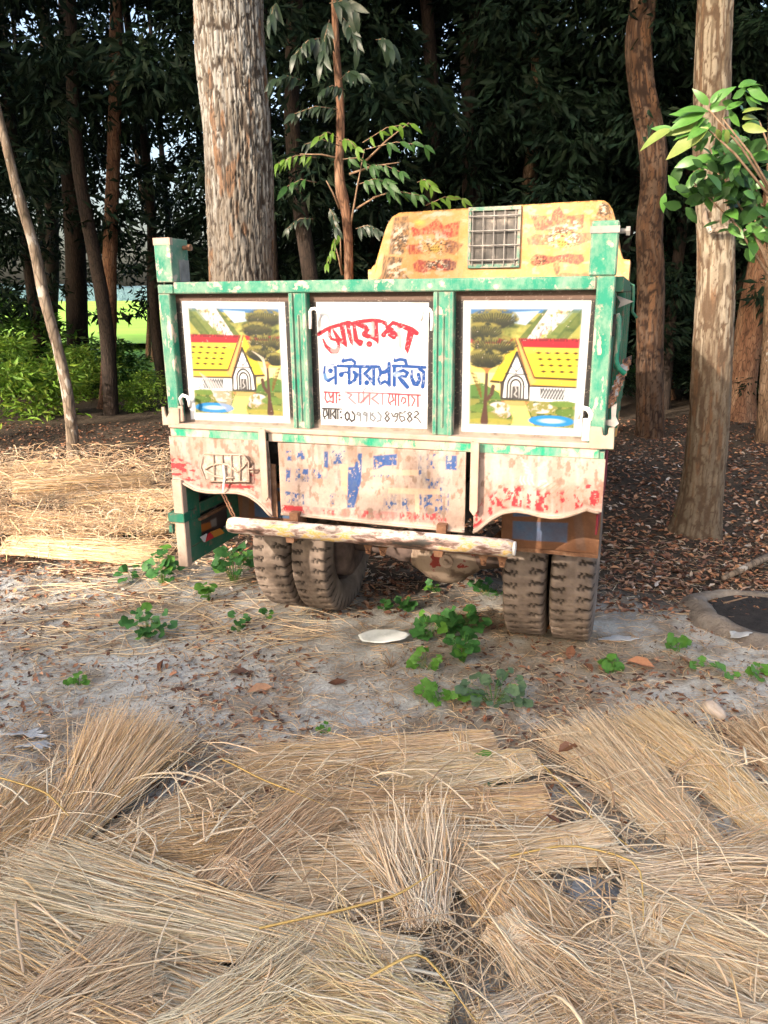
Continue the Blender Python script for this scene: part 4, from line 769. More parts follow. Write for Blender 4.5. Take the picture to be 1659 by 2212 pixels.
m_barkc = colmat('cracked_bark', rough=.95, s=55, bstr=.8, var=.30, scale=(1, 1, .7))
def trunk_mesh(pts, rs, seg=28, per=14, rough=.02, ridge=None, seed=0, flare=0, pal=None):
    """smooth tapered trunk along pts (relative), with displaced bark"""
    pts = np.array(pts, float); rs = np.array(rs, float); k = len(pts); t = np.linspace(0, k - 1, (k - 1) * per + 1)
    i0 = np.clip(t.astype(int), 0, k - 2); f = t - i0
    def cat(a):
        p0 = a[np.clip(i0 - 1, 0, k - 1)]; p1 = a[i0]; p2 = a[i0 + 1]; p3 = a[np.clip(i0 + 2, 0, k - 1)]; ff = f[:, None] if a.ndim > 1 else f
        return .5 * (2 * p1 + (p2 - p0) * ff + (2 * p0 - 5 * p1 + 4 * p2 - p3) * ff ** 2 + (3 * p1 - p0 - 3 * p2 + p3) * ff ** 3)
    Pn = cat(pts); Rn = cat(rs); d = np.gradient(Pn, axis=0); d /= np.linalg.norm(d, axis=1)[:, None]
    up = np.array([0, -1, 0.]); a = np.cross(d, up); a /= np.linalg.norm(a, axis=1)[:, None]; b = np.cross(d, a)
    th = np.linspace(0, 2 * np.pi, seg, False)[None, :]; h = np.cumsum(np.r_[0, np.linalg.norm(np.diff(Pn, axis=0), axis=1)])[:, None]
    # periodic noise round the trunk
    nz_ = (fbm(np.cos(th) * 1.5 + 5 + seed, np.sin(th) * 1.5 + h * 1.2 + 5, seed + 1, 3) - .5) * 2
    R_ = Rn[:, None] * (1 + nz_ * .10 * (rough > 0))
    if ridge:
        rn = fbm(th / (2 * np.pi) * ridge + 0 * h, h * ridge * .10 / max(Rn.mean(), .05) * .5, seed + 3, 3); rn2 = vnoise(th / (2 * np.pi) * ridge * 1.0 + .3 * np.sin(h * 9), h * 7, seed + 7)
        R_ = R_ - (sstep(.42, .30, rn) * 1. + (rn2 < .3) * .6) * rough
    else: R_ = R_ + (fbm(th * 3, h * 8, seed + 4, 3) - .5) * rough
    Cc = None
    if pal:
        kk = ridge or 40; u_ = th / (2 * np.pi) * kk; wob = 1.2 * fbm(th * 4, h * 3, seed + 21, 2)
        a1 = vnoise(u_ * 1.0 + wob, h * 3.2 + 0 * th, seed + 22); a2 = vnoise(u_ * 2.2 + wob * 2, h * 8 + 0 * th, seed + 23); a3 = vnoise(u_ * .5, h * 16 + th * 2, seed + 24)
        ck = np.minimum(np.abs(a1 - .5) * 2.6, np.abs(a2 - .5) * 3.4) ; ck = np.where(a3 < .24, ck * .3, ck); cr0 = sstep(.28, .04, ck)
        R_ = R_ - cr0 * rough; big = fbm(th * 2.4, h * .9, seed + 25, 3); hi = sstep(pal['z'] - .5, pal['z'] + .5, h + (big - .5) * 2.4)
        plate = L(pal['plate']) * (.72 + .5 * a2[..., None]); li = (sstep(.40, .52, vnoise(u_ * 1.6 + 9, h * 6, seed + 26)) * np.clip(hi * .9 + pal.get('lo', .12), 0, 1))[..., None]
        plate = plate * (1 - li) + L(pal['lichen']) * li; wr = (sstep(.66, .70, fbm(th * 3, h * 2.2, seed + 27, 3)) * .8)[..., None]; plate = plate * (1 - wr) + L((150, 108, 74)) * wr
        Cc = plate * (1 - cr0[..., None]) + L(pal['crack']) * cr0[..., None]; Cc = np.broadcast_to(Cc, R_.shape + (3,)).reshape(-1, 3) * pal.get('m', .8)
    if flare: R_ = R_ * (1 + flare * np.exp(-h / .16) * (1 + .6 * np.cos(th * 5 + seed)) + .0)
    V = Pn[:, None, :] + a[:, None, :] * (np.cos(th) * R_)[..., None] + b[:, None, :] * (np.sin(th) * R_)[..., None]
    n = len(t); i = np.arange(n - 1)[:, None]; j = np.arange(seg)[None, :]; j2 = (j + 1) % seg
    F = np.stack([i * seg + j, i * seg + j2, (i + 1) * seg + j2, (i + 1) * seg + j], -1).reshape(-1, 4)
    return mesh(V.reshape(-1, 3), F, Cc, smooth=True)

def leaf_cloud(n, clumps, size, droop=.6, seed=0, fold=.15, wd=.30, ax=None, fern=0):
    """leaf blades (4-corner folded) spread through clumps: list of (centre, radius xyz)"""
    r = np.random.default_rng(seed); cc = np.array([c for c, _ in clumps], float); cr2 = np.array([q for _, q in clumps], float)
    k = r.integers(0, len(clumps), n); u = r.normal(size=(n, 3)); u /= np.linalg.norm(u, axis=1)[:, None]; rad = r.random(n) ** .42
    base = cc[k] + u * rad[:, None] * cr2[k]; out = u * np.array([1, 1, .3]); out /= np.linalg.norm(out, axis=1)[:, None]
    d = out + r.normal(size=(n, 3)) * .55; d[:, 2] -= droop * (.6 + r.random(n)); d /= np.linalg.norm(d, axis=1)[:, None]
    nrm = np.cross(d, r.normal(size=(n, 3))); nrm /= np.linalg.norm(nrm, axis=1)[:, None]; sd_ = np.cross(nrm, d)
    Ls = (size * (.6 + .8 * r.random(n)))[:, None]; W = Ls * wd
    v0 = base; v1 = base + d * Ls * .45 + sd_ * W * .5 + nrm * Ls * fold * .5; v2 = base + d * Ls - nrm * Ls * fold; v3 = base + d * Ls * .45 - sd_ * W * .5 + nrm * Ls * fold * .5
    V = np.stack([v0, v1, v2, v3], 1).reshape(-1, 3); i = np.arange(n)[:, None] * 4
    F = np.concatenate([i + [0, 1, 2], i + [0, 2, 3]], 0)
    c = np.repeat((.75 + .5 * r.random(n))[:, None] * np.stack([1 + .5 * r.random(n) ** 3, np.ones(n), 1 - .2 * r.random(n)], -1), 4, 0)
    return mesh(V, F, c)
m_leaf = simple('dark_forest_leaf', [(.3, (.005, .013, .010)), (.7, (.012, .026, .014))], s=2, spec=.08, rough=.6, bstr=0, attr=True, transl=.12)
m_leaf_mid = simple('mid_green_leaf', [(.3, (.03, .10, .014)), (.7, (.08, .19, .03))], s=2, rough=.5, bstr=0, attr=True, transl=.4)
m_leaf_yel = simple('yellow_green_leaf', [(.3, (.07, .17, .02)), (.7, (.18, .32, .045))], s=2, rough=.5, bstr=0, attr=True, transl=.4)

def crown_mesh(seed, h0, h1, r, n, size, nc=70, **k):
    rr = random.Random(seed); cl = []
    for i in range(nc):
        z = h0 + (h1 - h0) * rr.random() ** .9; a = rr.random() * 2 * math.pi; q = r * (.35 + .65 * math.sin(math.pi * min(1, max(.12, (z - h0) / (h1 - h0) * .8 + .2)))) * rr.random() ** .5
        s = .35 + .5 * rr.random(); cl.append(((q * math.cos(a), q * math.sin(a), z), (s, s, s * .55)))
    return leaf_cloud(n, cl, size, seed=seed, **k)
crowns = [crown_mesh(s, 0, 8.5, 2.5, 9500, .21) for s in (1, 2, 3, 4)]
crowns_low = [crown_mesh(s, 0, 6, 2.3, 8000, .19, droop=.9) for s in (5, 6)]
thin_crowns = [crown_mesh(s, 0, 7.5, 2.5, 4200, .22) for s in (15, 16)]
dark_trunks = [trunk_mesh([(0, 0, -.2), (.05 * s, 0, 2), (-.08 * s, .05, 5), (.1 * s, 0, 9), (0, 0, 13)], [r, r * .85, r * .75, r * .6, r * .3], 12, 6, .01, seed=int(s * 5 + 9)) for s, r in ((1, .13), (-2, .10), (2.5, .16))]
rr = random.Random(3)
def tree(name, label, x, y, tm_, tmat, cm, cz, rot=None, s=1.0, group=None, cs=1.0, cmat=None):
    t = empty(name, (x, y, 0), rr.random() * 6.28 if rot is None else rot); tag(t, label, 'tree', group)
    if tm_ is not None: obj('trunk', tm_, tmat, t, scl=s)
    if cm is not None: obj('crown', cm, cmat or m_leaf, t, loc=(0, 0, cz), scl=cs)
    return t
# the deep wood: rows of shaded trees
rows = []
for Y, step, cz in ((12.2, 2.7, 4.3), (14.0, 2.6, 3.2), (16, 2.8, 2.4), (19.5, 3.0, 1.9), (24, 3.4, 1.5), (29, 4.0, 1.2)):
    span = Y * .66 + 1.5; x = -span + rr.random()
    while x < span:
        yy = Y + rr.uniform(-.9, .9); xx = x + rr.uniform(-.5, .5); a = xx / yy
        if xx > 1.5 and yy < 15: yy += 2.6
        hole = (-.375 < a < -.305 and Y < 30) or (-.56 < a < -.47 and Y > 12)
        left = a < -.2
        if not (hole and rr.random() < .93): rows.append((xx, yy, max(cz + rr.uniform(-.3, .8) + (.2 if a < -.25 else 0), (2.3 + .115 * yy) if abs(a + .335) < 1.0 / yy else 0), Y))
        x += step
for i, (x, y, cz, Y) in enumerate(rows):
    rightside = x > .6
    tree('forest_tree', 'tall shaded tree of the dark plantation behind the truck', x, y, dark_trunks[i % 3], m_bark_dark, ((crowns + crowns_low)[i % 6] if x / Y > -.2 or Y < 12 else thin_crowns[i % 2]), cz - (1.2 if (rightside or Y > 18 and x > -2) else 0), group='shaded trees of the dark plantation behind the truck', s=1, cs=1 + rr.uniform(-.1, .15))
# understorey that closes the wood low down
for i in range(34):
    y = rr.uniform(15, 31); x = rr.uniform(-.20, .66) * y
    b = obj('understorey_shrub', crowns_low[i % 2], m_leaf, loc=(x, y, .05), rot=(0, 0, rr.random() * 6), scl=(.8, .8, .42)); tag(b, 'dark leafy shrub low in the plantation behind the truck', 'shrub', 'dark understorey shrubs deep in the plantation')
bl = crown_mesh(31, .1, 2.1, 1.15, 2600, .20, 26, droop=.2, wd=.36); bl2 = crown_mesh(32, .1, 1.7, 1.0, 2200, .17, 22, droop=.3, wd=.3)
for i, (dx, Y, lab, sc, mt) in enumerate(((28, 15, 'sunlit yellow-green bush at the left edge beyond the slanting trunk', 1.25, m_leaf_yel), (95, 19, 'bushy green shrub behind the two dark trunks on the left', 1.2, m_leaf_mid), (190, 17.5, 'green shrub between the dark trunk and the orange-barked trunk', .95, m_leaf_mid),
        (268, 20, 'low green shrub right of the orange-barked trunk, before the rice field', .75, m_leaf_mid), (318, 16, 'small yellow-green shrub beside the green tailgate post', .62, m_leaf_yel), (-15, 19, 'tall pale green bush cut by the left edge of the photo', 1.5, m_leaf_yel), (145, 22, 'wide green shrub at the wood edge between the left trunks', 1.1, m_leaf_mid))):
    x = (dx - 829) / 1647 * Y; tag(obj('shrub', bl if i % 2 else bl2, mt, loc=(x, Y, 0), rot=(0, 0, i), scl=(sc * .85, sc * .85, sc * .68)), lab, 'shrub')

def pixtrunk(name, label, pts, Yb, mat, name_children=None, seg=28, per=14, rough=.012, ridge=None, seed=0, flare=0, cat='tree', lean=0, pal=None):
    """pts: (photo x, photo y, width) from base up; the base stands at depth Yb"""
    P3 = [P(x, y, Yb + lean * i) for i, (x, y, w_) in enumerate(pts)]; R3 = [w_ / 1647 * math.hypot(p[0] * .0, p[1]) / 2 * 1.0 for (x, y, w_), p in zip(pts, P3)]; R3 = [q * .92 for q in R3]
    b = P3[0].copy(); t = empty(name, (b[0], b[1], 0)); tag(t, label, cat)
    rel = [tuple(p - np.array([b[0], b[1], 0])) for p in P3]
    obj('trunk', trunk_mesh(rel, R3, seg, per, rough, ridge, seed, flare, pal), mat, t); return t, rel, R3
# big pale trunk behind the truck
Yb = 8.6
t_big, rel, R3 = pixtrunk('big_tree', 'thick pale trunk with cracked bark rising behind the left end of the tailgate', [(545, 1200, 170), (530, 900, 156), (521, 600, 145), (512, 300, 144), (500, 100, 142), (492, -60, 140), (480, -500, 132), (470, -1100, 110)], Yb, m_barkc, seg=260, per=70, rough=.012, ridge=78, seed=5, flare=.2, pal=dict(z=4.4, plate=(146, 134, 120), lichen=(190, 186, 178), crack=(84, 72, 62), lo=.34, m=.50))
obj('crown', crowns[0], m_leaf, t_big, loc=(-.4, 0, 7.2))
gp = lambda x, y: G(x, y)[1]
tC, relC, _ = pixtrunk('big_tree', 'stout tan trunk at the right, mango leaves hanging in front of it', [(1500, 1160, 118), (1515, 1060, 100), (1532, 900, 88), (1538, 750, 86), (1545, 600, 80), (1543, 450, 78), (1537, 330, 76), (1540, 150, 74), (1546, 0, 72), (1552, -200, 70), (1560, -900, 60)], gp(1500, 1150), m_barkc, seg=130, per=44, rough=.004, ridge=26, seed=11, flare=.14, pal=dict(z=2.0, plate=(158, 138, 114), lichen=(206, 190, 166), crack=(124, 100, 78), lo=.15, m=.42))
tA, relA, _ = pixtrunk('curved_tree', 'bent brown trunk between the truck cab and the stout tan trunk', [(1404, 945, 66), (1404, 850, 62), (1405, 740, 60), (1406, 600, 60), (1403, 500, 58), (1412, 400, 56), (1410, 320, 58), (1398, 250, 56), (1385, 180, 54), (1380, 80, 53), (1390, 0, 50), (1400, -250, 46), (1420, -800, 38)], gp(1404, 942), m_barkc, seg=90, per=34, rough=.004, ridge=22, seed=13, flare=.1, pal=dict(z=9, plate=(112, 80, 56), lichen=(170, 156, 140), crack=(62, 42, 30), lo=.2, m=.40))
obj('crown', crowns[2], m_leaf, tA, loc=(.2, .2, 7.6)); obj('crown', crowns[1], m_leaf, tC, loc=(.6, .6, 8.0))
for nm, lab, pts, mt, cr3 in (
    ('slanting_tree', 'thin pale trunk slanting up to the left edge above the straw heap', [(160, 1002, 27), (152, 900, 26), (140, 820, 25), (122, 740, 23), (95, 640, 24), (75, 540, 22), (40, 420, 20), (10, 300, 18), (-15, 200, 17), (-60, 0, 15), (-120, -300, 10)], m_bark_tan, None),
    ('straight_tree', 'orange-lit straight trunk left of the truck with a root flare', [(232, 882, 40), (234, 800, 34), (236, 700, 32), (236, 600, 32), (240, 480, 30), (243, 400, 28), (248, 250, 26), (250, 50, 24), (255, -250, 20)], m_bark_orange, 1),
    ('dark_tree', 'thick dark trunk left of the orange-lit trunk', [(172, 828, 56), (168, 740, 48), (165, 640, 46), (162, 520, 44), (155, 380, 42), (150, 200, 38), (145, -50, 34), (140, -300, 26)], m_bark_dark, 3),
    ('dark_tree', 'slim dark trunk just behind the slanting pale trunk', [(108, 792, 34), (110, 700, 30), (112, 600, 30), (112, 480, 28), (104, 330, 26), (100, 150, 22), (95, -100, 16)], m_bark_dark, 0),
    ('thin_tree', 'thin brown trunk right beside the left tailgate post', [(334, 782, 16), (334, 700, 13), (330, 600, 12), (322, 480, 11), (300, 380, 10), (290, 250, 8)], m_bark_brown, None),
    ('thin_tree', 'very thin trunk left of the one beside the tailgate post', [(320, 772, 12), (322, 700, 10), (326, 600, 10), (334, 450, 8)], m_bark_brown, None),
    ('leaning_tree', 'reddish slim trunk hidden partly by the bent brown trunk', [(1440, 862, 34), (1441, 780, 26), (1443, 640, 24), (1442, 520, 24), (1436, 400, 22), (1450, 200, 18), (1470, 0, 14)], m_bark_orange, None),
    ('leaning_tree', 'shaded trunk leaning right behind the stout tan trunk', [(1590, 905, 80), (1606, 800, 66), (1622, 700, 62), (1640, 600, 60), (1665, 480, 56), (1700, 300, 50), (1750, 0, 40)], m_bark_orange, 2),
    ('forest_tree', 'brown trunk cut by the right edge of the photo', [(1653, 955, 40), (1656, 850, 34), (1662, 740, 32), (1668, 600, 30), (1672, 300, 26), (1680, 0, 22)], m_bark_brown, 1),
    ('background_tree', 'slim dim trunk above the cab roof in the dark wood', [(1146, 800, 34), (1148, 560, 28), (1142, 480, 27), (1140, 400, 26), (1152, 300, 26), (1158, 200, 24), (1160, 60, 22), (1158, -150, 18)], m_bark_brown, None),
    ('background_tree', 'dim leaning stem behind the barred cab window top', [(1060, 800, 30), (1045, 560, 26), (1030, 440, 24), (1010, 250, 22), (1000, 0, 18)], m_bark_dark, None)):
    Yb = gp(pts[0][0], pts[0][1]) if pts[0][1] > 740 and pts[0][0] < 1000 or pts[0][0] > 1400 else 15.
    t, rel, _ = pixtrunk(nm, lab, pts, Yb, mt, seg=28, per=12, rough=.008, seed=len(lab), flare=.25)
    if cr3 is not None: obj('crown', crowns[cr3], m_leaf, t, loc=(0, .3, 5.6 if x < 500 else 6.8))

# ---------------------------------------------------------------- single leaves (shared meshes)
def blade(length, width, n=5, droop=.25, fold=.18, tipw=.12, lobes=None):
    V = []; F = []
    for i in range(n + 1):
        t = i / n; wv = width * .5 * (math.sin(math.pi * min(1, t ** .8 * .98 + .02)) ** .8) + .0005
        z = -droop * length * t * t; V += [(-wv, length * t, z + fold * wv), (0, length * t, z), (wv, length * t, z + fold * wv)]
    for i in range(n):
        a = i * 3; F += [(a, a + 1, a + 4, a + 3), (a + 1, a + 2, a + 5, a + 4)]
    return mesh(V, F, smooth=True)
m_mango = simple('glossy_mango_leaf', [(.3, (.05, .15, .025)), (.7, (.12, .27, .045))], s=6, rough=.38, bs=30, bstr=.15, transl=.3, spec=.5)
m_mangoy = simple('yellowing_leaf', [(.3, (.13, .20, .04)), (.7, (.26, .28, .08))], s=9, rough=.45, bs=30, bstr=.15, transl=.3)
m_sap = simple('sapling_leaf', [(.3, (.02, .06, .014)), (.7, (.045, .11, .02))], s=5, rough=.45, bs=30, bstr=.1, transl=.3)
m_sapy = simple('fresh_sapling_leaf', [(.3, (.07, .15, .015)), (.7, (.13, .22, .025))], s=5, rough=.45, bs=30, bstr=.1, transl=.4)
m_sapd = simple('dull_hanging_leaf', [(.3, (.010, .020, .010)), (.7, (.022, .038, .016))], s=5, rough=.4, bs=30, bstr=.1, transl=.1)
m_twig = simple('brown_twig', [(.3, (.12, .07, .04)), (.7, (.25, .17, .11))], s=20, rough=.9)
mango = [blade(.20, .072, 6, .25), blade(.18, .066, 6, .45)]; small = [blade(.10, .048, 4, .3), blade(.08, .042, 4, .1)]; leaflet = [blade(.13, .042, 4, .3), blade(.11, .036, 4, .5)]
FACE = Vector((-.25, -1, .35))
def dirrot(d, roll=0):
    d = Vector(d).normalized(); n_ = FACE - d * FACE.dot(d)
    if n_.length < .05: n_ = Vector((0, 0, 1))
    n_.normalize(); x_ = d.cross(n_); m_ = Matrix((x_, d, n_)).transposed(); return (m_ @ Matrix.Rotation(roll, 3, 'Y')).to_euler()
def copyleaf(cache, me, mt, parent, loc, d, roll, s):
    key = (id(me), mt.name)
    if key not in cache:
        m2 = me.copy(); m2.materials.clear(); m2.materials.append(mt); cache[key] = m2
    o = bpy.data.objects.new('leaf', cache[key]); COL.objects.link(o); o.parent = parent; o.location = loc; o.rotation_euler = dirrot(d, roll); o.scale = (s, s, s); return o
LC = {}
# mango branch coming in from the right
Ym = 4.35; c0 = P(1598, 448, Ym); root = empty('mango_branch', tuple(P(1700, 470, Ym + .1))); tag(root, 'mango branch with long glossy leaves hanging in at the upper right', 'branch')
ro = np.array(root.location)
hub = [P(1530, 235, Ym), P(1506, 258, Ym), P(1640, 260, Ym + .05), P(1560, 255, Ym - .05)]
f = MB()
for h in hub: f.tube([(0, 0, 0), tuple((h - ro) * .6 + np.array([0, 0, .03])), tuple(h - ro)], [.008, .006, .003], 6)
f.build('twig', m_twig, root, smooth=True)
def dpix(x0, y0, x1, y1, Y, dz=0): a, b_ = P(x0, y0, Y), P(x1, y1, Y); return b_ - a
def r3c(u, v): return ((2000 + u * .6462) / 1.8517, v * .6462 / 1.8517)
for (u0, v0, u1, v1, y) in ((1290, 650, 1185, 545, 0), (1300, 640, 1400, 520, 0), (1310, 640, 1480, 500, 0), (1290, 690, 1095, 665, 0), (1270, 700, 1040, 760, 0), (1260, 710, 1035, 800, 0), (1270, 730, 1080, 880, 0), (1290, 740, 1110, 910, 0), (1240, 760, 1010, 840, 1), (1060, 800, 830, 905, 1), (1290, 790, 1000, 1000, 1), (1300, 760, 1170, 850, 0),
        (1400, 680, 1530, 610, 0), (1420, 690, 1480, 800, 0), (1410, 660, 1520, 640, 0), (1480, 560, 1659, 590, 0), (1500, 540, 1659, 500, 0), (1400, 800, 1420, 920, 1), (1340, 800, 1380, 900, 1), (1500, 700, 1659, 630, 1), (1500, 740, 1659, 690, 1), (1500, 780, 1640, 830, 1), (1270, 810, 1230, 880, 1), (1440, 610, 1560, 540, 0), (1540, 520, 1659, 560, 0), (1310, 640, 1360, 560, 0), (1540, 560, 1680, 640, 0), (1520, 600, 1640, 700, 0)):
    x0, y0 = r3c(u0, v0); x1, y1 = r3c(u1, v1); a = P(x0, y0, Ym + rr.uniform(-.04, .04)); e = P(x1, y1, Ym + rr.uniform(-.10, .06)); d = e - a; ln = np.linalg.norm(d)
    copyleaf(LC, mango[rr.random() < .5], m_mango, root, tuple(a - ro + np.array([rr.gauss(0, .03), rr.uniform(0, .08), rr.gauss(-.02, .03)])), tuple(d + np.array([rr.gauss(0, .5), rr.gauss(0, .3), rr.gauss(0, .5)]) * ln), rr.uniform(-.9, .9), ln / .2 * rr.uniform(.55, .85))
    copyleaf(LC, mango[rr.random() < .4], m_mangoy if y else m_mango, root, tuple(a - ro), tuple(d + np.array([0, 0, .3 * ln * .35])), rr.uniform(-.7, .7), ln / .2 * .9)
# leafy side twigs and a crooked limb on the stout trunk
bC = np.array(tC.location); Yc = Ym + .5
pts = [P(*r3c(u, v), tC.location[1] - .14 - i * .04) for i, (u, v) in enumerate(((1262, 1275), (1268, 1360), (1300, 1432), (1420, 1410), (1560, 1442), (1659, 1450)))]
lb = MB().tube([tuple(p - bC) for p in pts], [.018, .028, .026, .022, .017, .012], 8).build('limb', m_bark_tan, tC, smooth=True)
sh = empty('leafy_bush_branch', tuple(P(1690, 640, Yc))); tag(sh, 'dark green small-leaved branches below the mango leaves at the right edge', 'branch'); so = np.array(sh.location)
f = MB()
for u, v in ((1300, 1000), (1200, 1130), (1400, 1150), (1560, 1100), (1540, 1300), (1600, 1420), (1450, 950)):
    e = P(*r3c(u, v), Yc); f.tube([(0, 0, 0), tuple((e - so) * .55 + np.array([0, 0, .06])), tuple(e - so)], [.010, .007, .004], 5)
    for k in range(26):
        d = np.array([rr.gauss(0, 1), rr.gauss(-.4, .6), rr.gauss(-.35, .8)]); p = e - so + np.array([rr.gauss(0, .075), rr.gauss(0, .06), rr.gauss(0, .06)])
        copyleaf(LC, small[k % 2], m_sap if k % 4 else m_mango, sh, tuple(p), tuple(d), rr.uniform(-1, 1), rr.uniform(.9, 1.5))
f.build('twig', m_twig, sh, smooth=True)

# sapling with knotted stem behind the truck
Ys = 8.4
def r2c(u, v): return ((1000 + u * .663) / 1.8517, v * .663 / 1.8517)
tS, rel, _ = pixtrunk('sapling', 'young tree with a knotted orange stem and feathery leaves behind the tailgate', [(756, 780, 21), (753, 640, 20), (753, 570, 20), (751, 500, 20), (746, 450, 22), (739, 422, 26), (734, 392, 22), (732, 355, 19), (734, 320, 18), (735, 280, 18), (735, 225, 17), (729, 150, 16), (724, 60, 14), (720, -80, 10)], Ys, m_bark_orange, seg=36, per=14, rough=.010, seed=3)
bs_ = np.array(tS.location)
f = MB()
for a, b_ in (((600, 1400), (690, 900)), ((640, 1260), (860, 1150)), ((540, 1260), (460, 1090)), ((680, 990), (960, 740)), ((560, 960), (300, 930)), ((555, 1660), (520, 1500)), ((550, 1640), (545, 1420)), ((600, 1050), (900, 980))):
    p, q = P(*r2c(*a), Ys) - bs_, P(*r2c(*b_), Ys - .1) - bs_; f.tube([tuple(p), tuple((p + q) / 2 + np.array([0, 0, .02])), tuple(q)], [.012, .009, .005], 5)
def pinnate(u0, v0, u1, v1, n, mt, ls=1.0, dep=0, par=None, base=None):
    if mt is m_sapd: ls *= .78; n += 2
    p = P(*r2c(u0, v0), Ys - .12 + dep) - bs_; q = P(*r2c(u1, v1), Ys - .3 + dep) - bs_; f.tube([tuple(p), tuple((p + q) / 2 + np.array([0, 0, .05])), tuple(q)], [.005, .004, .002], 4)
    for k in range(n):
        t = (k + .8) / n; c_ = p * (1 - t) + q * t + np.array([0, 0, .2 * t * (1 - t)])
        for s in (-1, 1):
            if rr.random() < .12: continue
            dd = (q - p) / np.linalg.norm(q - p) * .5 + np.array([s * .25, rr.uniform(-.7, .1), -.75 + (s > 0) * .35 + rr.uniform(-.3, .3)])
            copyleaf(LC, leaflet[k % 2], mt, tS, tuple(c_), tuple(dd), rr.uniform(-.6, .6), ls * rr.uniform(.8, 1.25))
for a in ((680, 860, 975, 745, 5, m_sapy), (700, 900, 1070, 880, 5, m_sap, 1.2), (690, 1010, 915, 1040, 5, m_sap), (400, 950, 160, 990, 6, m_sapy), (530, 830, 410, 830, 3, m_sapy), (540, 850, 650, 900, 3, m_sapy), (400, 1100, 215, 1130, 5, m_sap, 1.1), (660, 1110, 850, 1110, 5, m_sap, 1.1),
          (740, 1190, 1035, 1180, 6, m_sap), (1010, 1100, 1100, 1130, 3, m_sapy), (1060, 1240, 1290, 1200, 5, m_sapy, .9), (380, 1320, 225, 1380, 4, m_sapd, 1.2), (640, 1380, 780, 1400, 4, m_sapd, 1.2), (480, 1260, 520, 1380, 3, m_sapd, 1.2), (545, 1420, 490, 1520, 4, m_sapy, .7),
          (520, 1520, 460, 1600, 3, m_sapy, .9), (540, 880, 330, 870, 4, m_sapd, 1.1), (560, 960, 740, 1010, 4, m_sap), (570, 540, 420, 560, 4, m_sapd, 1.3), (530, 660, 260, 690, 5, m_sapd, 1.4), (540, 480, 660, 450, 3, m_sapd, 1.4), (300, 480, 130, 500, 4, m_sapd, 1.4), (430, 230, 270, 330, 4, m_sapd, 1.9), (480, 120, 430, 380, 4, m_sapd, 1.9), (560, 100, 650, 300, 4, m_sapd, 1.8), (480, 20, 640, 60, 4, m_sapd, 2.2), (160, 20, 120, 140, 3, m_sapd, 1.9), (760, 240, 860, 300, 3, m_sapd, 2.0)):
    pinnate(*a)
tag(f.build('twig', m_twig, tS, smooth=True), kind='stuff')

# unseen hedge behind the photographer that shades the near ground
hb = crown_mesh(77, 0, 5.6, 1.5, 4200, .30, 60, wd=.5)
for i in range(6):
    x = -14.6 + i * 1.95; tag(obj('hedge_tree', hb, m_leaf_mid, loc=(x, -6.2 + rr.uniform(-.3, .3), -.1), rot=(0, 0, i * 1.3), scl=(1.25, 1.0, 1.17 + rr.uniform(-.03, .03))), 'dense leafy hedge tree behind the photographer', 'tree', 'hedge trees behind the photographer')
gt = trunk_mesh([(0, 0, -.2), (.2, 0, 8), (0, .2, 18), (0, 0, 30)], [.5, .42, .36, .2], 12, 6, .02)
gc = crown_mesh(78, 0, 21, 6.5, 5200, 1.0, 90, wd=.5)
for i in range(8):  # unseen tall grove, added to keep low sun off the wood's foliage
    t = empty('added_shade_tree', (-68 + i * 6.0, -22 + 2 * (i % 2), 0)); tag(t, 'unseen tall tree added far behind the photographer to shade the wood', 'tree', 'unseen tall trees added far behind the photographer to shade the wood')
    obj('trunk', gt, m_bark_dark, t); obj('crown', gc, m_leaf, t, loc=(0, 0, 22.0), rot=(0, 0, i), scl=(1, 1, 1.05))
# ================================================================ STRAW
m_straw = colmat('dry_rice_straw', rough=.55, s=40, bstr=.1, var=.25)
def strands(P0, DIR, name=None):
    pass
PALE, GOLD, DULL, BRN, GREY = (232, 206, 168), (212, 174, 122), (192, 162, 128), (162, 130, 98), (208, 188, 162)
def stalk_mesh(Cp, rad, col):
    """Cp: (n, k, 3) centre lines -> three-sided stalks"""
    n, k, _ = Cp.shape; d = np.gradient(Cp, axis=1); d /= np.linalg.norm(d, axis=2)[..., None] + 1e-9
    up = np.array([0, 0, 1.]) + rng.normal(size=(n, 1, 3)) * .3; a = np.cross(d, up); a /= np.linalg.norm(a, axis=2)[..., None] + 1e-9; b = np.cross(a, d)
    tw = rng.random((n, 1)) * 6.28; V = np.empty((n, k, 3, 3)); tp = np.linspace(0, 1, k)[None, :]; rd = rad[:, None] * (1 - .65 * sstep(.6, 1, tp))
    fl = (.45 + .3 * rng.random((n, 1)))
    for j in range(3):
        t = tw * .15 + 2 * np.pi * j / 3 + .5; V[:, :, j] = Cp + a * (np.cos(t) * rd * 1.25)[..., None] + b * (np.sin(t) * rd * fl * 1.6)[..., None]
    base = np.arange(n)[:, None, None] * (k * 3) + np.arange(k - 1)[None, :, None] * 3; j = np.arange(3)[None, None, :]; j2 = (j + 1) % 3
    F = np.stack([base + j, base + j2, base + j2 + 3, base + j + 3], -1).reshape(-1, 4)
    return mesh(V.reshape(-1, 3), F, np.repeat(col, k * 3, 0))
def scol(n, main, alt, lo=.70, hi=1.22):
    c = np.array([L(main), L(alt), L(GOLD), L(BRN), L((240, 224, 192))]); k = rng.choice(5, n, p=[.48, .24, .08, .07, .13]); c = c[k] ** .80 * (lo + (hi - lo) * rng.random(n))[:, None] * np.array([1.48, 1.42, 1.34]); return c * np.minimum(1, .85 / c.max(1))[:, None]
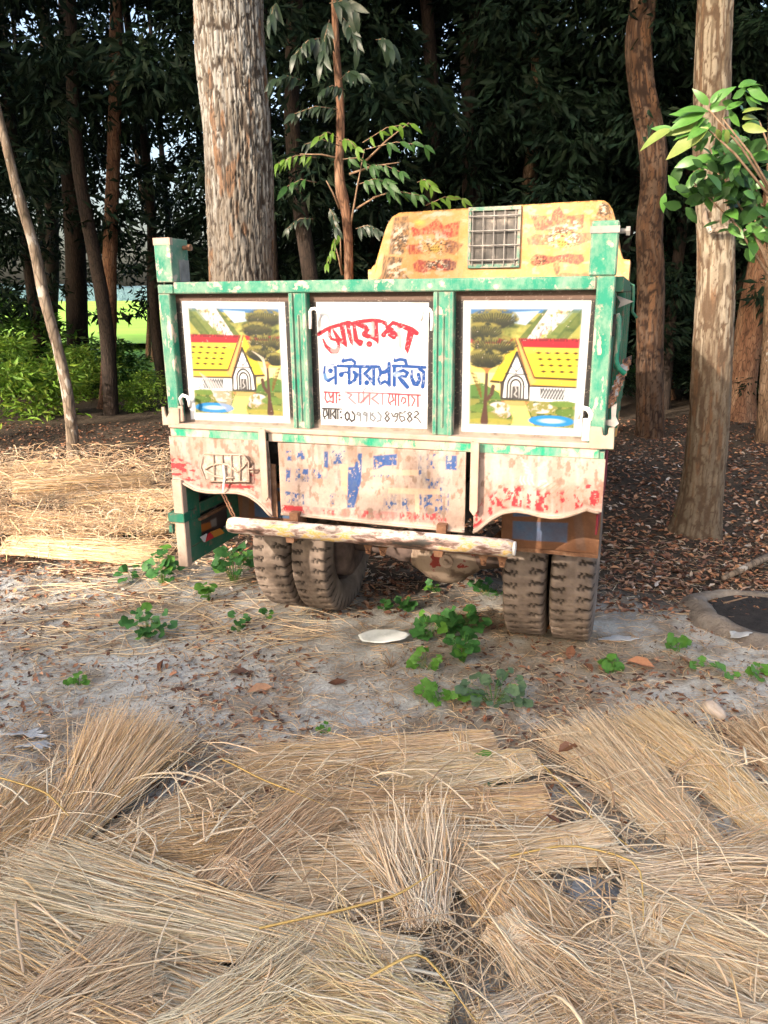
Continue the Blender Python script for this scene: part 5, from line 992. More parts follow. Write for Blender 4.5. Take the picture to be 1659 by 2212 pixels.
def bundle(label, A, B, w0, w1, wt, tt=.2, main=PALE, alt=DULL, n=760, z=0.0, bow=0.0, h=.5, hz=(0, 0), stray=.13, k=8, rad=.0023, tiew=True, lift=0.0, group='rice straw bundles lying in front of the truck'):
    """A butt and B head in photo coordinates on the ground, w0/wt/w1 half widths (m) at butt, tie and head"""
    n = int(n * 1.35); a, b = G(*A, z), G(*B, z); a[2] = b[2] = 0; w1 = w1 * .8; bow = bow * .5; ax = b - a; ln = np.hypot(ax[0], ax[1]); u = ax / ln; p = np.array([-u[1], u[0], 0])
    s0 = np.abs(rng.normal(0, .04, n)) * (1 + 2 * (rng.random(n) < .1)); s1 = 1 - np.abs(rng.normal(0, .10, n)).clip(0, .4); s1[rng.random(n) < .06] += .12
    T = s0[:, None] + (s1 - s0)[:, None] * np.linspace(0, 1, k)[None, :]
    wid = np.interp(T, [0, tt, tt + .25, 1], [w0, wt, wt + (w1 * 1.15 - wt) * .33, w1 * 1.15]); hh = np.interp(T, [0, tt, tt + .25, 1], [w0 * .5, wt * .48, wt * .42, w1 * .26 + lift * .4]) * h * 2
    an = rng.uniform(-1, 1, n); an = np.sign(an) * np.abs(an) ** .9; bz = rng.random(n) ** .8 * np.sqrt(np.clip(1 - an ** 2, 0.04, 1))
    lat = an[:, None] * wid + rng.normal(0, .006, (n, k)) + rng.normal(0, .03, (n, 1)) * T ** 2 + (rng.normal(0, .10, (n, 1)) * (rng.random((n, 1)) < stray)) * T ** 2
    lat += rng.normal(0, .014, (n, 1)) * np.sin(np.pi * T)
    tk = rng.uniform(.25, .9, (n, 1)); kk_ = (rng.random((n, 1)) < .3) * rng.normal(0, .30, (n, 1)); lat += kk_ * np.maximum(T - tk, 0) * .6
    lat += .016 * np.sin(T * rng.uniform(3, 9, (n, 1)) + rng.random((n, 1)) * 6)
    kz = (rng.random((n, 1)) < .12) * rng.random((n, 1)) * .12
    zz = kz * np.maximum(T - tk, 0) + bz[:, None] * hh + np.interp(T, [0, 1], hz) + lift * T ** 1.5 * rng.random((n, 1)) + rng.normal(0, .004, (n, k)) + (np.abs(rng.normal(0, .05, (n, 1))) * (rng.random((n, 1)) < stray)) * T ** 2 + (np.abs(rng.normal(0, .03, (n, 1))) * (rng.random((n, 1)) < stray * .3)) * np.sin(T * 3)
    C = a[None, None, :] + u[None, None, :] * (T * ln)[..., None] + p[None, None, :] * (lat + bow * np.sin(np.pi * np.clip(T, 0, 1)))[..., None]
    C[..., 2] = hgt(C[..., 0], C[..., 1]) + z + np.maximum(zz, .004)
    o0 = (a + b) / 2; C = C - o0
    o = obj('straw_bundle', stalk_mesh(C, rad * (.42 + 1.0 * rng.random(n) ** 2), scol(n, main, alt)), m_straw, loc=tuple(o0)); tag(o, label, 'straw bundle', group)
    if tiew:                              # a twisted straw band round the neck
        mid = a + u * ln * tt + p * bow * math.sin(math.pi * tt); q = []
        nb = 26; Cs = np.empty((nb, 14, 3)); th = np.linspace(-.3, math.pi + .3, 14)
        for i in range(nb):
            s_ = rng.normal(0, .016); r_ = 1.03 + rng.random() * .12
            Cs[i] = mid + u * (s_ + .02 * np.sin(th * 2 + i))[:, None] + p * (np.cos(th) * wt * r_)[:, None]; Cs[i, :, 2] = hgt(mid[0], mid[1]) + z + hz[0] + np.sin(th) * wt * .5 * h * 2 * r_ * 1.0
        obj('straw_tie', stalk_mesh(Cs - o0, np.full(nb, .0026), scol(nb, main, alt)), m_straw, o)
    return o
bundle('fanned sheaf standing up at the lower left, its ends spread towards the truck', (45, 1905), (310, 1600), .09, .30, .10, .30, DULL, GOLD, 1000, z=.05, lift=.16, rad=.0027)
bundle('brownish sheaf at the left edge behind the fanned one', (-160, 1960), (120, 1690), .14, .17, .14, .3, GOLD, DULL, 800, z=.02)
bundle('long pale creamy sheaf lying across the lower left, cut ends at its right', (905, 2085), (20, 1890), .085, .19, .075, .17, (240, 222, 182), PALE, 1700, z=.10, bow=.0, rad=.0026)
bundle('greenish blurred sheaf low at the left under the long pale one', (600, 2190), (-80, 2010), .09, .18, .08, .2, PALE, (206, 196, 166), 1100, z=.05, rad=.0028)
bundle('lowest sheaf along the bottom edge at the left', (520, 2330), (-60, 2110), .10, .18, .09, .2, PALE, GOLD, 1000, z=.07, rad=.003)
bundle('brown tidy sheaf lying straight across the middle, nearest the sandy ground', (1075, 1612), (505, 1668), .13, .13, .13, .15, DULL, GOLD, 950, z=.0)
bundle('short pale cut sheaf end touching the brown tidy sheaf at its right', (1160, 1640), (850, 1690), .085, .12, .09, .2, PALE, (236, 206, 150), 480, z=.04)
bundle('dark brown matted sheaf just below the brown tidy one', (1190, 1738), (610, 1770), .13, .14, .12, .25, BRN, GOLD, 900, z=.02, stray=.2)
bundle('sheaf with a fanned cut end pointing right in the middle of the straw', (1325, 1815), (540, 1905), .14, .19, .085, .14, PALE, DULL, 1250, z=.05, bow=.03)
bundle('short upright brown sheaf bending right, left of the centre', (460, 1935), (700, 1745), .12, .15, .11, .2, BRN, DULL, 560, z=.10, bow=.05)
bundle('thin flat sheaf spread between the fanned sheaf and the brown bending one', (190, 1850), (600, 1810), .13, .14, .13, .2, GOLD, DULL, 520, z=.0, tiew=False)
bundle('loose pale stalks pointing from the left group towards the brown tidy sheaf', (230, 1800), (560, 1690), .08, .07, .08, .2, PALE, DULL, 200, z=.0, tiew=False)
bundle('wide slanting sheaf at the right, its loose ends nearest the truck tyres', (1590, 1905), (1235, 1570), .14, .20, .10, .16, PALE, DULL, 1250, z=.03, bow=-.03)
bundle('golden slanting sheaf right of the wide one, tied near the right edge', (1730, 1850), (1370, 1545), .12, .17, .10, .2, (234, 202, 150), PALE, 1000, z=.02, bow=-.07)
bundle('dark bristly sheaf cut by the right edge', (1860, 1840), (1625, 1560), .13, .16, .12, .2, BRN, DULL, 620, z=.0)
bundle('shaggy tuft of upright leaves in the centre of the foreground', (930, 2010), (880, 1850), .08, .24, .07, .2, GREY, DULL, 230, z=.05, lift=.24, stray=.5, tiew=False, rad=.003)
bundle('dark slanting sheaf running down right from the shaggy tuft', (1010, 1850), (1290, 2130), .12, .18, .13, .2, DULL, GOLD, 800, z=.02, stray=.12, tiew=False)
bundle('pale sheaf running to the right edge low in the photo', (1330, 1960), (1800, 2140), .15, .22, .14, .2, PALE, (240, 224, 190), 1100, z=.05, stray=.12)
bundle('tangled grey sheaf at the right beside the golden one', (1340, 1900), (1760, 1890), .14, .18, .12, .2, GREY, DULL, 720, z=.05, stray=.25, tiew=False)
bundle('bristly cut sheaf end at the bottom centre', (960, 2240), (640, 2140), .15, .16, .13, .2, (232, 206, 150), PALE, 720, z=.14, tiew=False)
bundle('mixed sheaf along the bottom edge at the centre', (1060, 2280), (1430, 2120), .16, .22, .15, .2, GREY, PALE, 900, z=.06, stray=.2, tiew=False)
bundle('mixed sheaf along the bottom edge at the right', (1860, 2330), (1320, 2210), .16, .24, .15, .2, PALE, DULL, 1000, z=.08, stray=.15)
bundle('tangled dull sheaf between the long pale sheaf and the bristly cut end', (560, 2000), (860, 2190), .10, .18, .08, .25, GREY, DULL, 520, z=.09, stray=.35, tiew=False)
bundle('pale sheaf slanting down to the bottom edge right of the centre', (1080, 1990), (1330, 2230), .09, .18, .075, .2, PALE, DULL, 620, z=.09, stray=.25)
bundle('brown sheaf slanting up right in the bottom left corner', (-60, 2260), (330, 2060), .09, .17, .08, .2, DULL, PALE, 560, z=.11, stray=.3, tiew=False)
bundle('short cream sheaf at the bottom edge left of the centre', (330, 2260), (700, 2090), .08, .14, .07, .2, (240, 222, 182), PALE, 460, z=.14, stray=.2)
bundle('grey-brown flattened sheaf under the long pale one', (560, 2010), (900, 1940), .15, .16, .14, .2, GREY, BRN, 620, z=.0, stray=.2, tiew=False)
gb = 'straw bundles heaped beside the left of the truck'
bundle('pale sheaf lowest in the heap left of the truck', (20, 1185), (345, 1205), .14, .16, .16, .35, (226, 194, 146), DULL, 720, z=.02, h=.9, bow=.05, k=7, rad=.0034, tiew=False, group=gb)
bundle('brown sheaf in the middle of the heap left of the truck', (-60, 1135), (260, 1150), .2, .18, .2, .35, BRN, DULL, 700, z=.09, h=1., k=7, rad=.0034, tiew=False, stray=.25, group=gb)
bundle('cut sheaf end beside the rusty side guard, on the heap left of the truck', (375, 1145), (230, 1120), .12, .12, .12, .35, (214, 180, 130), DULL, 420, z=.07, h=.9, k=6, rad=.0036, tiew=False, group=gb)
bundle('topmost tangled sheaf of the heap left of the truck', (30, 1075), (330, 1050), .2, .2, .2, .35, DULL, GOLD, 800, z=.20, h=1., k=7, rad=.0034, tiew=False, stray=.3, group=gb)
bundle('sheaf at the back of the heap, before the slanting pale trunk', (-40, 1040), (220, 1015), .15, .2, .18, .35, DULL, BRN, 620, z=.10, h=1., k=7, rad=.0034, tiew=False, stray=.3, group=gb)
bundle('straw lying against the skirt corner on the heap left of the truck', (150, 1095), (400, 1090), .15, .16, .16, .35, DULL, GOLD, 620, z=.10, h=1., k=7, rad=.0034, tiew=False, stray=.3, group=gb)
# loose straw, one mass
def loose(n, box, lmin, lmax, rad, mainc, z=0.004, dirs=None, name='loose_straw', curl=.4):
    x0, y0, x1, y1 = box; q = np.array([G(rng.uniform(x0, x1), rng.uniform(y0, y1)) for _ in range(n)])
    th = rng.uniform(0, np.pi, n) if dirs is None else rng.normal(dirs, .5, n); ln = rng.uniform(lmin, lmax, n); k = 6; t = np.linspace(-.5, .5, k)[None, :]
    ang = th[:, None] + curl * rng.normal(size=(n, 1)) * t * 2; C = np.empty((n, k, 3)); C[..., 0] = q[:, :1] + np.cos(ang) * ln[:, None] * t; C[..., 1] = q[:, 1:2] + np.sin(ang) * ln[:, None] * t
    C[..., 2] = hgt(C[..., 0], C[..., 1]) + z * rng.random((n, 1)) * 3 + .003 + np.abs(rng.normal(0, .3, (n, 1))) * z * (1 - 4 * t * t) * 2
    return stalk_mesh(C, rad * (.5 + rng.random(n)), scol(n, mainc, DULL, .5, 1.05))
tag(obj('loose_straw', loose(1500, (-100, 1600, 1760, 2250), .12, .42, .0021, PALE, .022, curl=.12), m_straw), kind='stuff')
tag(obj('top_straw', loose(420, (-100, 1650, 1760, 2300), .15, .55, .0024, PALE, .06, curl=.08), m_straw), kind='stuff')
tag(obj('straw_scraps', loose(8500, (-100, 1150, 1760, 1660), .02, .17, .0015, BRN, .004, curl=.3), m_straw), kind='stuff')
tag(obj('scattered_straw', loose(300, (60, 1200, 720, 1420), .25, .75, .0026, PALE, .008, dirs=.1, curl=.25), m_straw), kind='stuff')
tag(obj('straw_chaff', loose(6000, (-100, 1560, 1760, 2220), .02, .12, .0016, BRN, .01), m_straw), kind='stuff')
tag(obj('heap_straw', loose(2800, (-60, 1000, 400, 1200), 0.15, .5, .0028, DULL, .10, curl=.4), m_straw), kind='stuff')
tag(obj('straw_leaf_blades', loose(330, (-100, 1650, 1760, 2300), .14, .45, .0038, PALE, .05, curl=.12), m_straw), kind='stuff')
tag(obj('broken_straw', loose(700, (-100, 1580, 1760, 2300), .03, .12, .0022, DULL, .05, curl=.1), m_straw), kind='stuff')
# a few long bright blades lying across everything
for i, (pts, lab, z) in enumerate((([(560, 2005), (740, 1975), (860, 1945), (945, 1880)], 'long curved yellow straw blade over the shaggy tuft', .30), ([(800, 1975 + 135), (910, 2065), (1030, 2210)], 'bent orange straw blade near the bottom centre', .28),
        ([(480, 1640), (560, 1690), (700, 1740)], 'straight pale stalk resting on the brown tidy sheaf', .16), ([(1170, 1650), (1290, 1790), (1400, 1860)], 'long pale stalk between the middle and right sheaves', .05), ([(0, 1570 + 110), (100, 1720), (150, 1765)], 'thick pale stalk crossing the left sheaves', .2), ([(1100, 1850), (1230, 1830), (1385, 1870), (1390, 1990)], 'kinked pale stalk standing over the right gap', .12))):
    C = np.array([G(*q) for q in pts]); k = 12; tt = np.linspace(0, len(C) - 1, k); C = np.stack([np.interp(tt, range(len(C)), C[:, j]) for j in range(3)], -1)
    ker = np.array([.25, .5, .25]); C[1:-1] = .25 * C[:-2] + .5 * C[1:-1] + .25 * C[2:]
    C[:, 2] += z + .02 * np.sin(np.linspace(0, 3, k)); C[:, :2] *= (CAMH - z) / CAMH
    tag(obj('long_straw', stalk_mesh(C[None], np.array([.0045]), L((226, 186, 110))[None] * .95), m_straw), lab, 'straw')

# ================================================================ LITTER, WEEDS, STONES
def litter(n, xy, smin, smax, cols, flat=.3, seed=1, zoff=.004):
    r = np.random.default_rng(seed); s = r.uniform(smin, smax, n)[:, None]; a = r.random(n) * 6.28; d = np.stack([np.cos(a), np.sin(a), r.normal(0, flat, n)], -1); d /= np.linalg.norm(d, axis=1)[:, None]
    nn = np.stack([r.normal(0, flat, n), r.normal(0, flat, n), np.ones(n)], -1); sd_ = np.cross(nn, d); sd_ /= np.linalg.norm(sd_, axis=1)[:, None]; up = np.cross(d, sd_)
    base = np.concatenate([xy, (hgt(xy[:, 0], xy[:, 1]) + zoff + r.random(n) * .012)[:, None]], 1); w_ = r.uniform(.28, .5, n)[:, None]; cu = r.uniform(-.1, .3, n)[:, None]
    v0 = base - d * s * .5; v1 = base - d * s * .1 + sd_ * s * w_ * .5 + up * s * cu; v2 = base + d * s * .25 + sd_ * s * w_ * .42 + up * s * cu * .8; v3 = base + d * s * .55 + up * s * r.uniform(-.1, .25, n)[:, None]
    v4 = base + d * s * .25 - sd_ * s * w_ * .42 + up * s * cu * .8; v5 = base - d * s * .1 - sd_ * s * w_ * .5 + up * s * cu; vc = base + d * s * .05
    V = np.stack([v0, v1, v2, v3, v4, v5, vc], 1).reshape(-1, 3); V[:, 2] = np.maximum(V[:, 2], np.repeat(base[:, 2], 7) - .002)
    i = np.arange(n)[:, None] * 7; F = np.concatenate([i + [0, 1, 6], i + [1, 2, 6], i + [2, 3, 6], i + [3, 4, 6], i + [4, 5, 6], i + [5, 0, 6]], 0)
    cc = np.array([L(c) for c in cols]); C = cc[r.integers(0, len(cols), n)] * r.uniform(.6, 1.15, n)[:, None]
    return mesh(V, F, np.repeat(C, 7, 0))
m_lit = colmat('dead_leaf', rough=.75, s=60, bstr=.3, var=.3)
LEAFC = [(150, 100, 72), (128, 86, 64), (176, 124, 92), (110, 76, 60), (158, 128, 108), (96, 70, 58), (186, 142, 110)]
def region(n, f, seed):
    r = np.random.default_rng(seed); out = []
    while len(out) < n:
        q = f(r)
        if q is not None: out.append(q)
    return np.array(out)
nl = 27000; r = np.random.default_rng(5); y = 5.2 + 9 * r.random(nl) ** 1.3; x = r.uniform(-.62, .62, nl) * (y + .5); k = r.random(nl) < sstep(-.9, .8, y - (6.2 + .2 * np.clip(-x, 0, 4) - .22 * np.clip(x, 0, 4)) + (fbm(x * 1.1, y * 1.1, 401, 3) - .5) * 3.5); x, y = x[k], y[k]; nl = len(x); tag(obj('leaf_litter', litter(nl, np.stack([x, y], -1), .032, .085, LEAFC, .35, 6), m_lit), kind='stuff')
nl = 4200; y = r.uniform(2.9, 5.8, nl); x = r.uniform(-.6, .6, nl) * (y + .3); k = fbm(x * 1.2, y * 1.2, 301, 3) > .44; tag(obj('dry_leaf_scatter', litter(int(k.sum()), np.stack([x, y], -1)[k], .02, .065, LEAFC, .3, 8), m_lit), kind='stuff')
nl = 15000; y = r.uniform(2.4, 6.5, nl); x = r.uniform(-.6, .6, nl) * (y + .3); k = fbm(x * 2.2, y * 2.2, 303, 3) > .42; tag(obj('soil_crumbs', litter(int(k.sum()), np.stack([x, y], -1)[k], .008, .028, [(120, 98, 82), (90, 72, 60), (150, 138, 126), (190, 182, 172)], .5, 9, .001), m_lit), kind='stuff')
nl = 2600; y = r.uniform(5.6, 12, nl); x = r.uniform(-.6, .6, nl) * y; tag(obj('pale_leaf_scatter', litter(int(nl), np.stack([x, y], -1), .04, .09, [(190, 170, 150), (210, 196, 182), (200, 150, 110)], .35, 12), m_lit), kind='stuff')
# bigger single dead leaves
for i, (dx, dy, s, lab) in enumerate(((1232, 1413, .17, 'long curled dead leaf below the right tyres'), (1270, 1445, .13, 'orange-brown dead leaf right of the curled one'), (1385, 1440, .17, 'broad pinkish dead leaf, right of the small weed below the tyres'), (385, 1490, .10, 'upright orange dead leaf left of the sand patch'), (175, 1520, .09, 'small orange dead leaf on the left sand'),
        (520, 1455, .14, 'dark curled dead leaf left of centre'), (560, 1490, .16, 'grey crumpled leaf left of centre'), (350, 1440, .12, 'pale dead leaf lying by the left weeds'), (730, 1480, .14, 'flat brown leaf below the white oval sheet'), (1225, 1680, .13, 'reddish dead leaf between the middle and right sheaves'), (1190, 1840, .09, 'light brown dead leaf on the middle sheaf end'), (1480, 1430, .12, 'brown dead leaf near the right bright weeds'))):
    g_ = G(dx, dy); me = litter(1, np.array([[0., 0.]]), s, s, [LEAFC[i % 7]], .3, 40 + i); V = [Vector(v.co) for v in me.vertices]; hz_ = float(hgt(0, 0))
    o = obj('dry_leaf', me, m_lit, loc=(g_[0], g_[1], float(hgt(g_[0], g_[1])) - hz_ + (.16 if dy > 1650 else 0))); sm = o.modifiers.new('s', 'SUBSURF'); sm.levels = 2; sm.render_levels = 2; sm.subdivision_type = 'SIMPLE'; tag(o, lab, 'leaf')

def round_leaf(r_=.03, lobes=0, seed=0):
    V = [(0, 0, 0)]; n = 18
    for i in range(n):
        a = -math.pi / 2 + 2 * math.pi * i / n; q = r_ * (1 + .06 * math.sin(5 * a + seed))
        if lobes: q = r_ * (.80 + .30 * abs(math.cos((a - math.pi / 2) * 2.5)) ** 1.5)
        if i == 0: q = r_ * .35
        V.append((q * math.cos(a) * .95, r_ * .6 + q * math.sin(a) * 1.05, .12 * r_ * math.cos(3 * a) + abs(math.cos(a)) * r_ * .2 - (q / r_) * r_ * .1))
    V[0] = (0, r_ * .5, 0); return mesh(V, [(0, 1 + i, 1 + (i + 1) % n) for i in range(n)], smooth=True)
wl = [round_leaf(.04), round_leaf(.033, 0, 2)]; wi = [round_leaf(.042, 1), round_leaf(.033, 1, 1)]
m_weed = simple('weed_leaf', [(.3, (.03, .11, .028)), (.7, (.07, .20, .045))], s=18, rough=.55, bs=60, bstr=.3, transl=.25)
m_weedb = simple('bright_weed_leaf', [(.3, (.07, .20, .022)), (.7, (.13, .28, .045))], s=18, rough=.55, bs=60, bstr=.3, transl=.3)
m_weedg = simple('dusty_weed_leaf', [(.3, (.05, .10, .05)), (.7, (.11, .17, .09))], s=18, rough=.8, bs=60, bstr=.3, transl=.1)
def weed(dx, dy, n, spread, h, lset, mt, lab, s=1.0):
    g_ = G(dx, dy); z = float(hgt(g_[0], g_[1])); global FACE; FACE = Vector((rr.uniform(-.3, .3), -.8, 1.0)); h *= 1.75; n = int(n * 1.5); root = empty('weed', (g_[0], g_[1], z)); tag(root, lab, 'weed', 'small green weeds on the ground'); f = MB()
    for i in range(n):
        a = rr.random() * 6.28; q = spread * math.sqrt(rr.random()); p = Vector((q * math.cos(a), q * math.sin(a), h * rr.uniform(.25, 1) * (1 - .3 * q / spread))); f.tube([(p.x * .15, p.y * .15, -.01), (p.x * .6, p.y * .6, p.z * .7), p], .0016, 4)
        d = Vector((math.cos(a), math.sin(a), 0)) + Vector((rr.gauss(0, .4), -.5 + rr.gauss(0, .4), rr.uniform(-.3, .35))); copyleaf(LC, lset[i % 2], mt if rr.random() > .15 else m_weedb, root, p, tuple(d), rr.uniform(-.5, .5), s * rr.uniform(.75, 1.3))
    f.build('stem', m_weedb, root)
for a in ((350, 1262, 15, .14, .20, wl, m_weed, 'leafy weed left of the hanging side guard post', 1.15), (285, 1258, 5, .08, .10, wl, m_weed, 'small weed left of the leafy one by the side guard'), (322, 1372, 17, .15, .17, wl, m_weed, 'rounded leafy weed on the sand in front of the side guard'),
          (505, 1258, 20, .17, .20, wl, m_weed, 'leafy weed under the green side guard', 1.1), (453, 1300, 9, .06, .10, wl, m_weedb, 'small bright weed in front of the side guard', .9), (516, 1365, 7, .06, .10, wl, m_weed, 'spindly weed below the left tyres', .7), (577, 1338, 4, .04, .06, wl, m_weed, 'tiny weed just below the left tyres', .6), (170, 1478, 6, .06, .06, wl, m_weedb, 'flat bright weed on the left sand', .6),
          (832, 1318, 4, .03, .07, wi, m_weed, 'tiny dark weed above the white oval sheet', .8), (875, 1318, 5, .05, .07, wi, m_weed, 'small ivy-like weed right above the white oval sheet', .9), (928, 1368, 12, .15, .09, wi, m_weed, 'ivy-like creeper right of the white oval sheet', 1.1), (1000, 1362, 16, .15, .10, wi, m_weed, 'ivy-like creeper nearest the right inner tyre', 1.1),
          (1000, 1425, 14, .10, .13, wl, m_weed, 'rounded weed below the ivy-like creepers', 1.0), (920, 1440, 7, .09, .07, wi, m_weedb, 'bright creeper just below the white oval sheet', .8), (950, 1508, 12, .14, .06, wi, m_weedb, 'bright creeper on the sand in the centre', .8), (1066, 1515, 26, .19, .11, wl, m_weedg, 'dusty grey-green weed above the brown tidy sheaf', .8),
          (1052, 1288, 7, .12, .07, wi, m_weed, 'shaded weed under the truck beside the right tyre', .8), (940, 1280, 5, .07, .06, wi, m_weed, 'shaded weed under the middle of the truck', .7), (1466, 1408, 5, .05, .10, wi, m_weedb, 'bright lime weed right of the tyres', 1.2), (1325, 1450, 8, .07, .06, wl, m_weedb, 'low bright weed below the right tyre', .8),
          (1520, 1443, 4, .08, .02, wi, m_weedb, 'flat lime leaves on the right sand', .8), (1575, 1468, 3, .05, .04, wi, m_weedb, 'lime weed below the flat lime leaves', .8), (1636, 1458, 4, .05, .04, wi, m_weedb, 'lime weed at the right edge', .9), (1040, 1680, 9, .10, .05, wl, m_weedg, 'dusty weed growing between the middle sheaves', .9),
          (705, 1582, 6, .04, .03, wl, m_weedb, 'tiny green sprout on the sand left of the tidy sheaf', .35), (272, 1160, 4, .06, .05, wl, m_weed, 'green sprout on the straw heap by the truck', .8)):
    weed(*a)
g_ = G(700, 1545); 
for dx, dy, lab in ((1470, 1150, 'green grass blades at the foot of the stout tan trunk'), (845, 1440, 'short dry grass tuft below the white oval sheet')):
    g_ = G(dx, dy); f = MB(); rt = empty('grass_tuft', (g_[0], g_[1], float(hgt(g_[0], g_[1])))); tag(rt, lab, 'grass')
    for k in range(12):
        a = rr.random() * 6.28; hgt_ = .22 * rr.uniform(.4, 1) * (1 if dx > 1000 else .4); q = .08; dx_, dy_ = math.cos(a) * q, math.sin(a) * q
        f.add([(-.004, 0, 0), (.004, 0, 0), (dx_ * .5 + .004, dy_ * .5, hgt_ * .6), (dx_ * .5 - .004, dy_ * .5, hgt_ * .6), (dx_ * 1.3, dy_ * 1.3, hgt_)], [(0, 1, 2, 3), (3, 2, 4)])
    f.build('blade', m_weedb if dx > 1000 else m_twig, rt)

def stone(dx, dy, sx, sy, sz, mt, name, lab, cat='stone', z=0, seed=1):
    V = []; F = []; la, lo = 10, 16
    for i in range(la + 1):
        for j in range(lo):
            a, b_ = math.pi * i / la, 2 * math.pi * j / lo; q = 1 + .28 * (float(vnoise(math.cos(b_) * 1.7 + 9 + seed, a * 1.6 + math.sin(b_) + seed, seed)) - .5) * 2
            V.append((sx * q * math.sin(a) * math.cos(b_), sy * q * math.sin(a) * math.sin(b_), sz * q * math.cos(a)))
    for i in range(la):
        for j in range(lo): F.append((i * lo + j, i * lo + (j + 1) % lo, (i + 1) * lo + (j + 1) % lo, (i + 1) * lo + j))
    g_ = G(dx, dy); o = MB().add(V, F).build(name, mt, loc=(g_[0], g_[1], float(hgt(g_[0], g_[1])) + sz * .5 + z), rot=(0, 0, seed), smooth=True); tag(o, lab, cat); return o
m_brick = simple('orange_brick_lump', [(.3, (.30, .10, .03)), (.7, (.55, .24, .08))], s=20, rough=.9, bs=60, bstr=.8)
m_stone = simple('pale_clod', [(.3, (.36, .28, .22)), (.7, (.52, .43, .35))], s=14, rough=.95, bs=50, bstr=.8)
stone(1187, 1352, .055, .05, .042, m_brick, 'brick_lump', 'orange brick lump wedged between the two right tyres', 'brick', 0, 3)
stone(1540, 1540, .085, .06, .045, m_stone, 'clod', 'pinkish pale stone beyond the golden sheaf at the right', 'stone', 0, 5)
m_slate = simple('blue_grey_mud', [(.3, (.17, .19, .21)), (.7, (.30, .32, .34))], s=12, rough=.8, bs=40, bstr=.9, bd=.02)
stone(240, 1562, .10, .07, .02, m_slate, 'flat_stone', 'flat blue-grey stone above the fanned sheaf', 'stone', -.004, 7)
stone(1300, 1945, .13, .12, .03, m_slate, 'flat_stone', 'blue-grey clod in the gap between the middle and right straw', 'stone', -.004, 9)
m_plas = simple('dirty_white_plastic', [(.3, (.30, .31, .32)), (.7, (.50, .50, .50))], s=12, rough=.5, bs=30, bstr=.8, bd=.02)
m_oval = simple('weathered_white_board', [(.25, (.42, .44, .40)), (.5, (.66, .68, .64)), (.75, (.74, .75, .72))], s=7, rough=.7, bs=40, bstr=.2)
def sheet(dx, dy, w_, h_, name, lab, mt, seed=1, bumpy=.03, cat='plastic scrap', rag=.25, rot=0, ripple=12):
    n, rg = 40, 7; V = []; F = []; r9 = random.Random(seed); g_ = G(dx, dy)
    ph = [r9.random() * 6 for _ in range(5)]
    for i in range(rg + 1):
        for j in range(n):
            a = 2 * math.pi * j / n; q = (i / rg) * (1 + rag * .5 * math.sin(3 * a + ph[0]) * .6 + rag * .3 * math.sin(7 * a + ph[1]) + rag * .15 * math.sin(13 * a + ph[2])); x, y = w_ * q * math.cos(a), h_ * q * math.sin(a)
            V.append((x, y, .012 + bumpy * (.5 + .5 * math.sin(x * ripple * 2 + ph[3]) * math.cos(y * ripple * 3 + ph[4]))))
    for i in range(rg):
        for j in range(n): F.append((i * n + j, i * n + (j + 1) % n, (i + 1) * n + (j + 1) % n, (i + 1) * n + j))
    o = MB().add(V, F).build(name, mt, loc=(g_[0], g_[1], float(hgt(g_[0], g_[1])) + .004), rot=(0, 0, rot), smooth=True); tag(o, lab, cat); sm = o.modifiers.new('s', 'SOLIDIFY'); sm.thickness = .004; return o
o = sheet(828, 1386, .175, .085, 'oval_board', 'weathered white oval board with a broken edge lying on the sand', m_oval, 4, .004, 'board', .10, .12, 2); o.location.z += .03; o.rotation_euler = (.12, 0, .10)
sheet(66, 1015, .13, .06, 'plastic_bag', 'white plastic bag above the straw heap on the left', m_plas, 2, .07); sheet(1598, 1382, .07, .05, 'plastic_bag', 'small crumpled white plastic below the ash pit', m_plas, 3, .04)
sheet(60, 1588, .10, .035, 'plastic_scrap', 'torn white plastic strip on the sand at the left', m_plas, 5, .02, rag=.9); sheet(80, 1615, .08, .03, 'plastic_scrap', 'dusty white plastic scrap below the torn strip', m_plas, 6, .02, rag=.9)
sheet(345, 800, .22, .10, 'plastic_bag', 'pale litter far back by the left tailgate post', m_plas, 8, .06); sheet(1030, 600, .1, .05, 'plastic_scrap', 'x', m_plas, 8, .06) if False else None
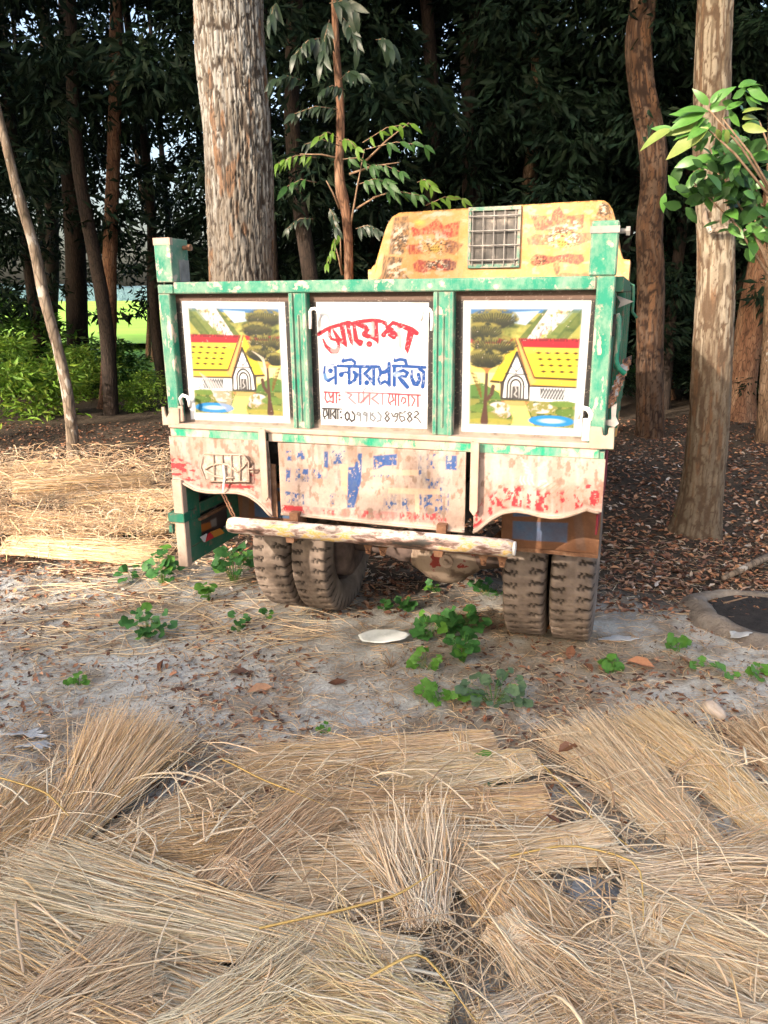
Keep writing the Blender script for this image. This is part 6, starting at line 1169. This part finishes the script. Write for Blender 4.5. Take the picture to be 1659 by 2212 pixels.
sheet(205, 738 + 20, .15, .08, 'plastic_bag', 'bluish plastic between the dark trunks far left', m_plas, 9, .06); sheet(1335, 1385, .12, .035, 'plaster_patch', 'pale grey plaster patch by the right tyre', m_plas, 10, .006, 'plaster', .5)
# low earthen pit with black ash at the right
g_ = G(1668, 1335); pit = empty('ash_pit', (g_[0], g_[1], 0)); tag(pit, 'low earthen pit filled with black ash at the right edge', 'fire pit')
V = []; F = []; n, prof = 48, ((.66, -.02), (.60, .02), (.54, .05), (.48, .055), (.445, .04), (.44, .02), (.20, .028), (.0, .026))
for i, (q, z) in enumerate(prof[:6]):
    for j in range(n):
        a = 2 * math.pi * j / n; k = 1 + .07 * math.sin(3 * a + 1) + .03 * math.sin(8 * a); V.append((q * k * math.cos(a), q * k * .82 * math.sin(a), z * (1 + .3 * math.sin(2 * a + 2)) + float(vnoise(a * 9 % 60, q * 20, 2)) * .02))
for i in range(5):
    for j in range(n): F.append((i * n + j, i * n + (j + 1) % n, (i + 1) * n + (j + 1) % n, (i + 1) * n + j))
MB().add(V, F).build('earth_rim', simple('baked_earth', [(.3, (.12, .095, .075)), (.7, (.25, .21, .17))], s=9, rough=.95, bs=40, bstr=1, bd=.02), pit, smooth=True)
V = [(0, 0, .03)] + [(.46 * math.cos(2 * math.pi * j / n), .38 * math.sin(2 * math.pi * j / n), .03) for j in range(n)]
MB().add(V, [(0, 1 + j, 1 + (j + 1) % n) for j in range(n)]).build('ash', simple('black_ash', [(.3, (.012, .010, .010)), (.7, (.04, .034, .03))], s=20, rough=1, bs=40, bstr=1, bd=.02), pit)
a, b_ = G(1560, 1262), G(1690, 1215); MB().tube([(a[0], a[1], .05), tuple((a + b_) / 2 + np.array([0, 0, .09])), (b_[0], b_[1], .12)], [.022, .03, .034], 9).build('branch', m_bark_tan, smooth=True)
tag(bpy.data.objects['branch'], 'fallen pale branch beyond the ash pit at the right edge', 'branch')
a, b_ = G(1560, 1305 + 25), G(1610, 1322); MB().tube([(a[0], a[1], .1), (b_[0], b_[1], .12)], .006, 6).build('stick', m_twig); tag(bpy.data.objects['stick'], 'thin stick lying on the ash pit rim', 'stick')
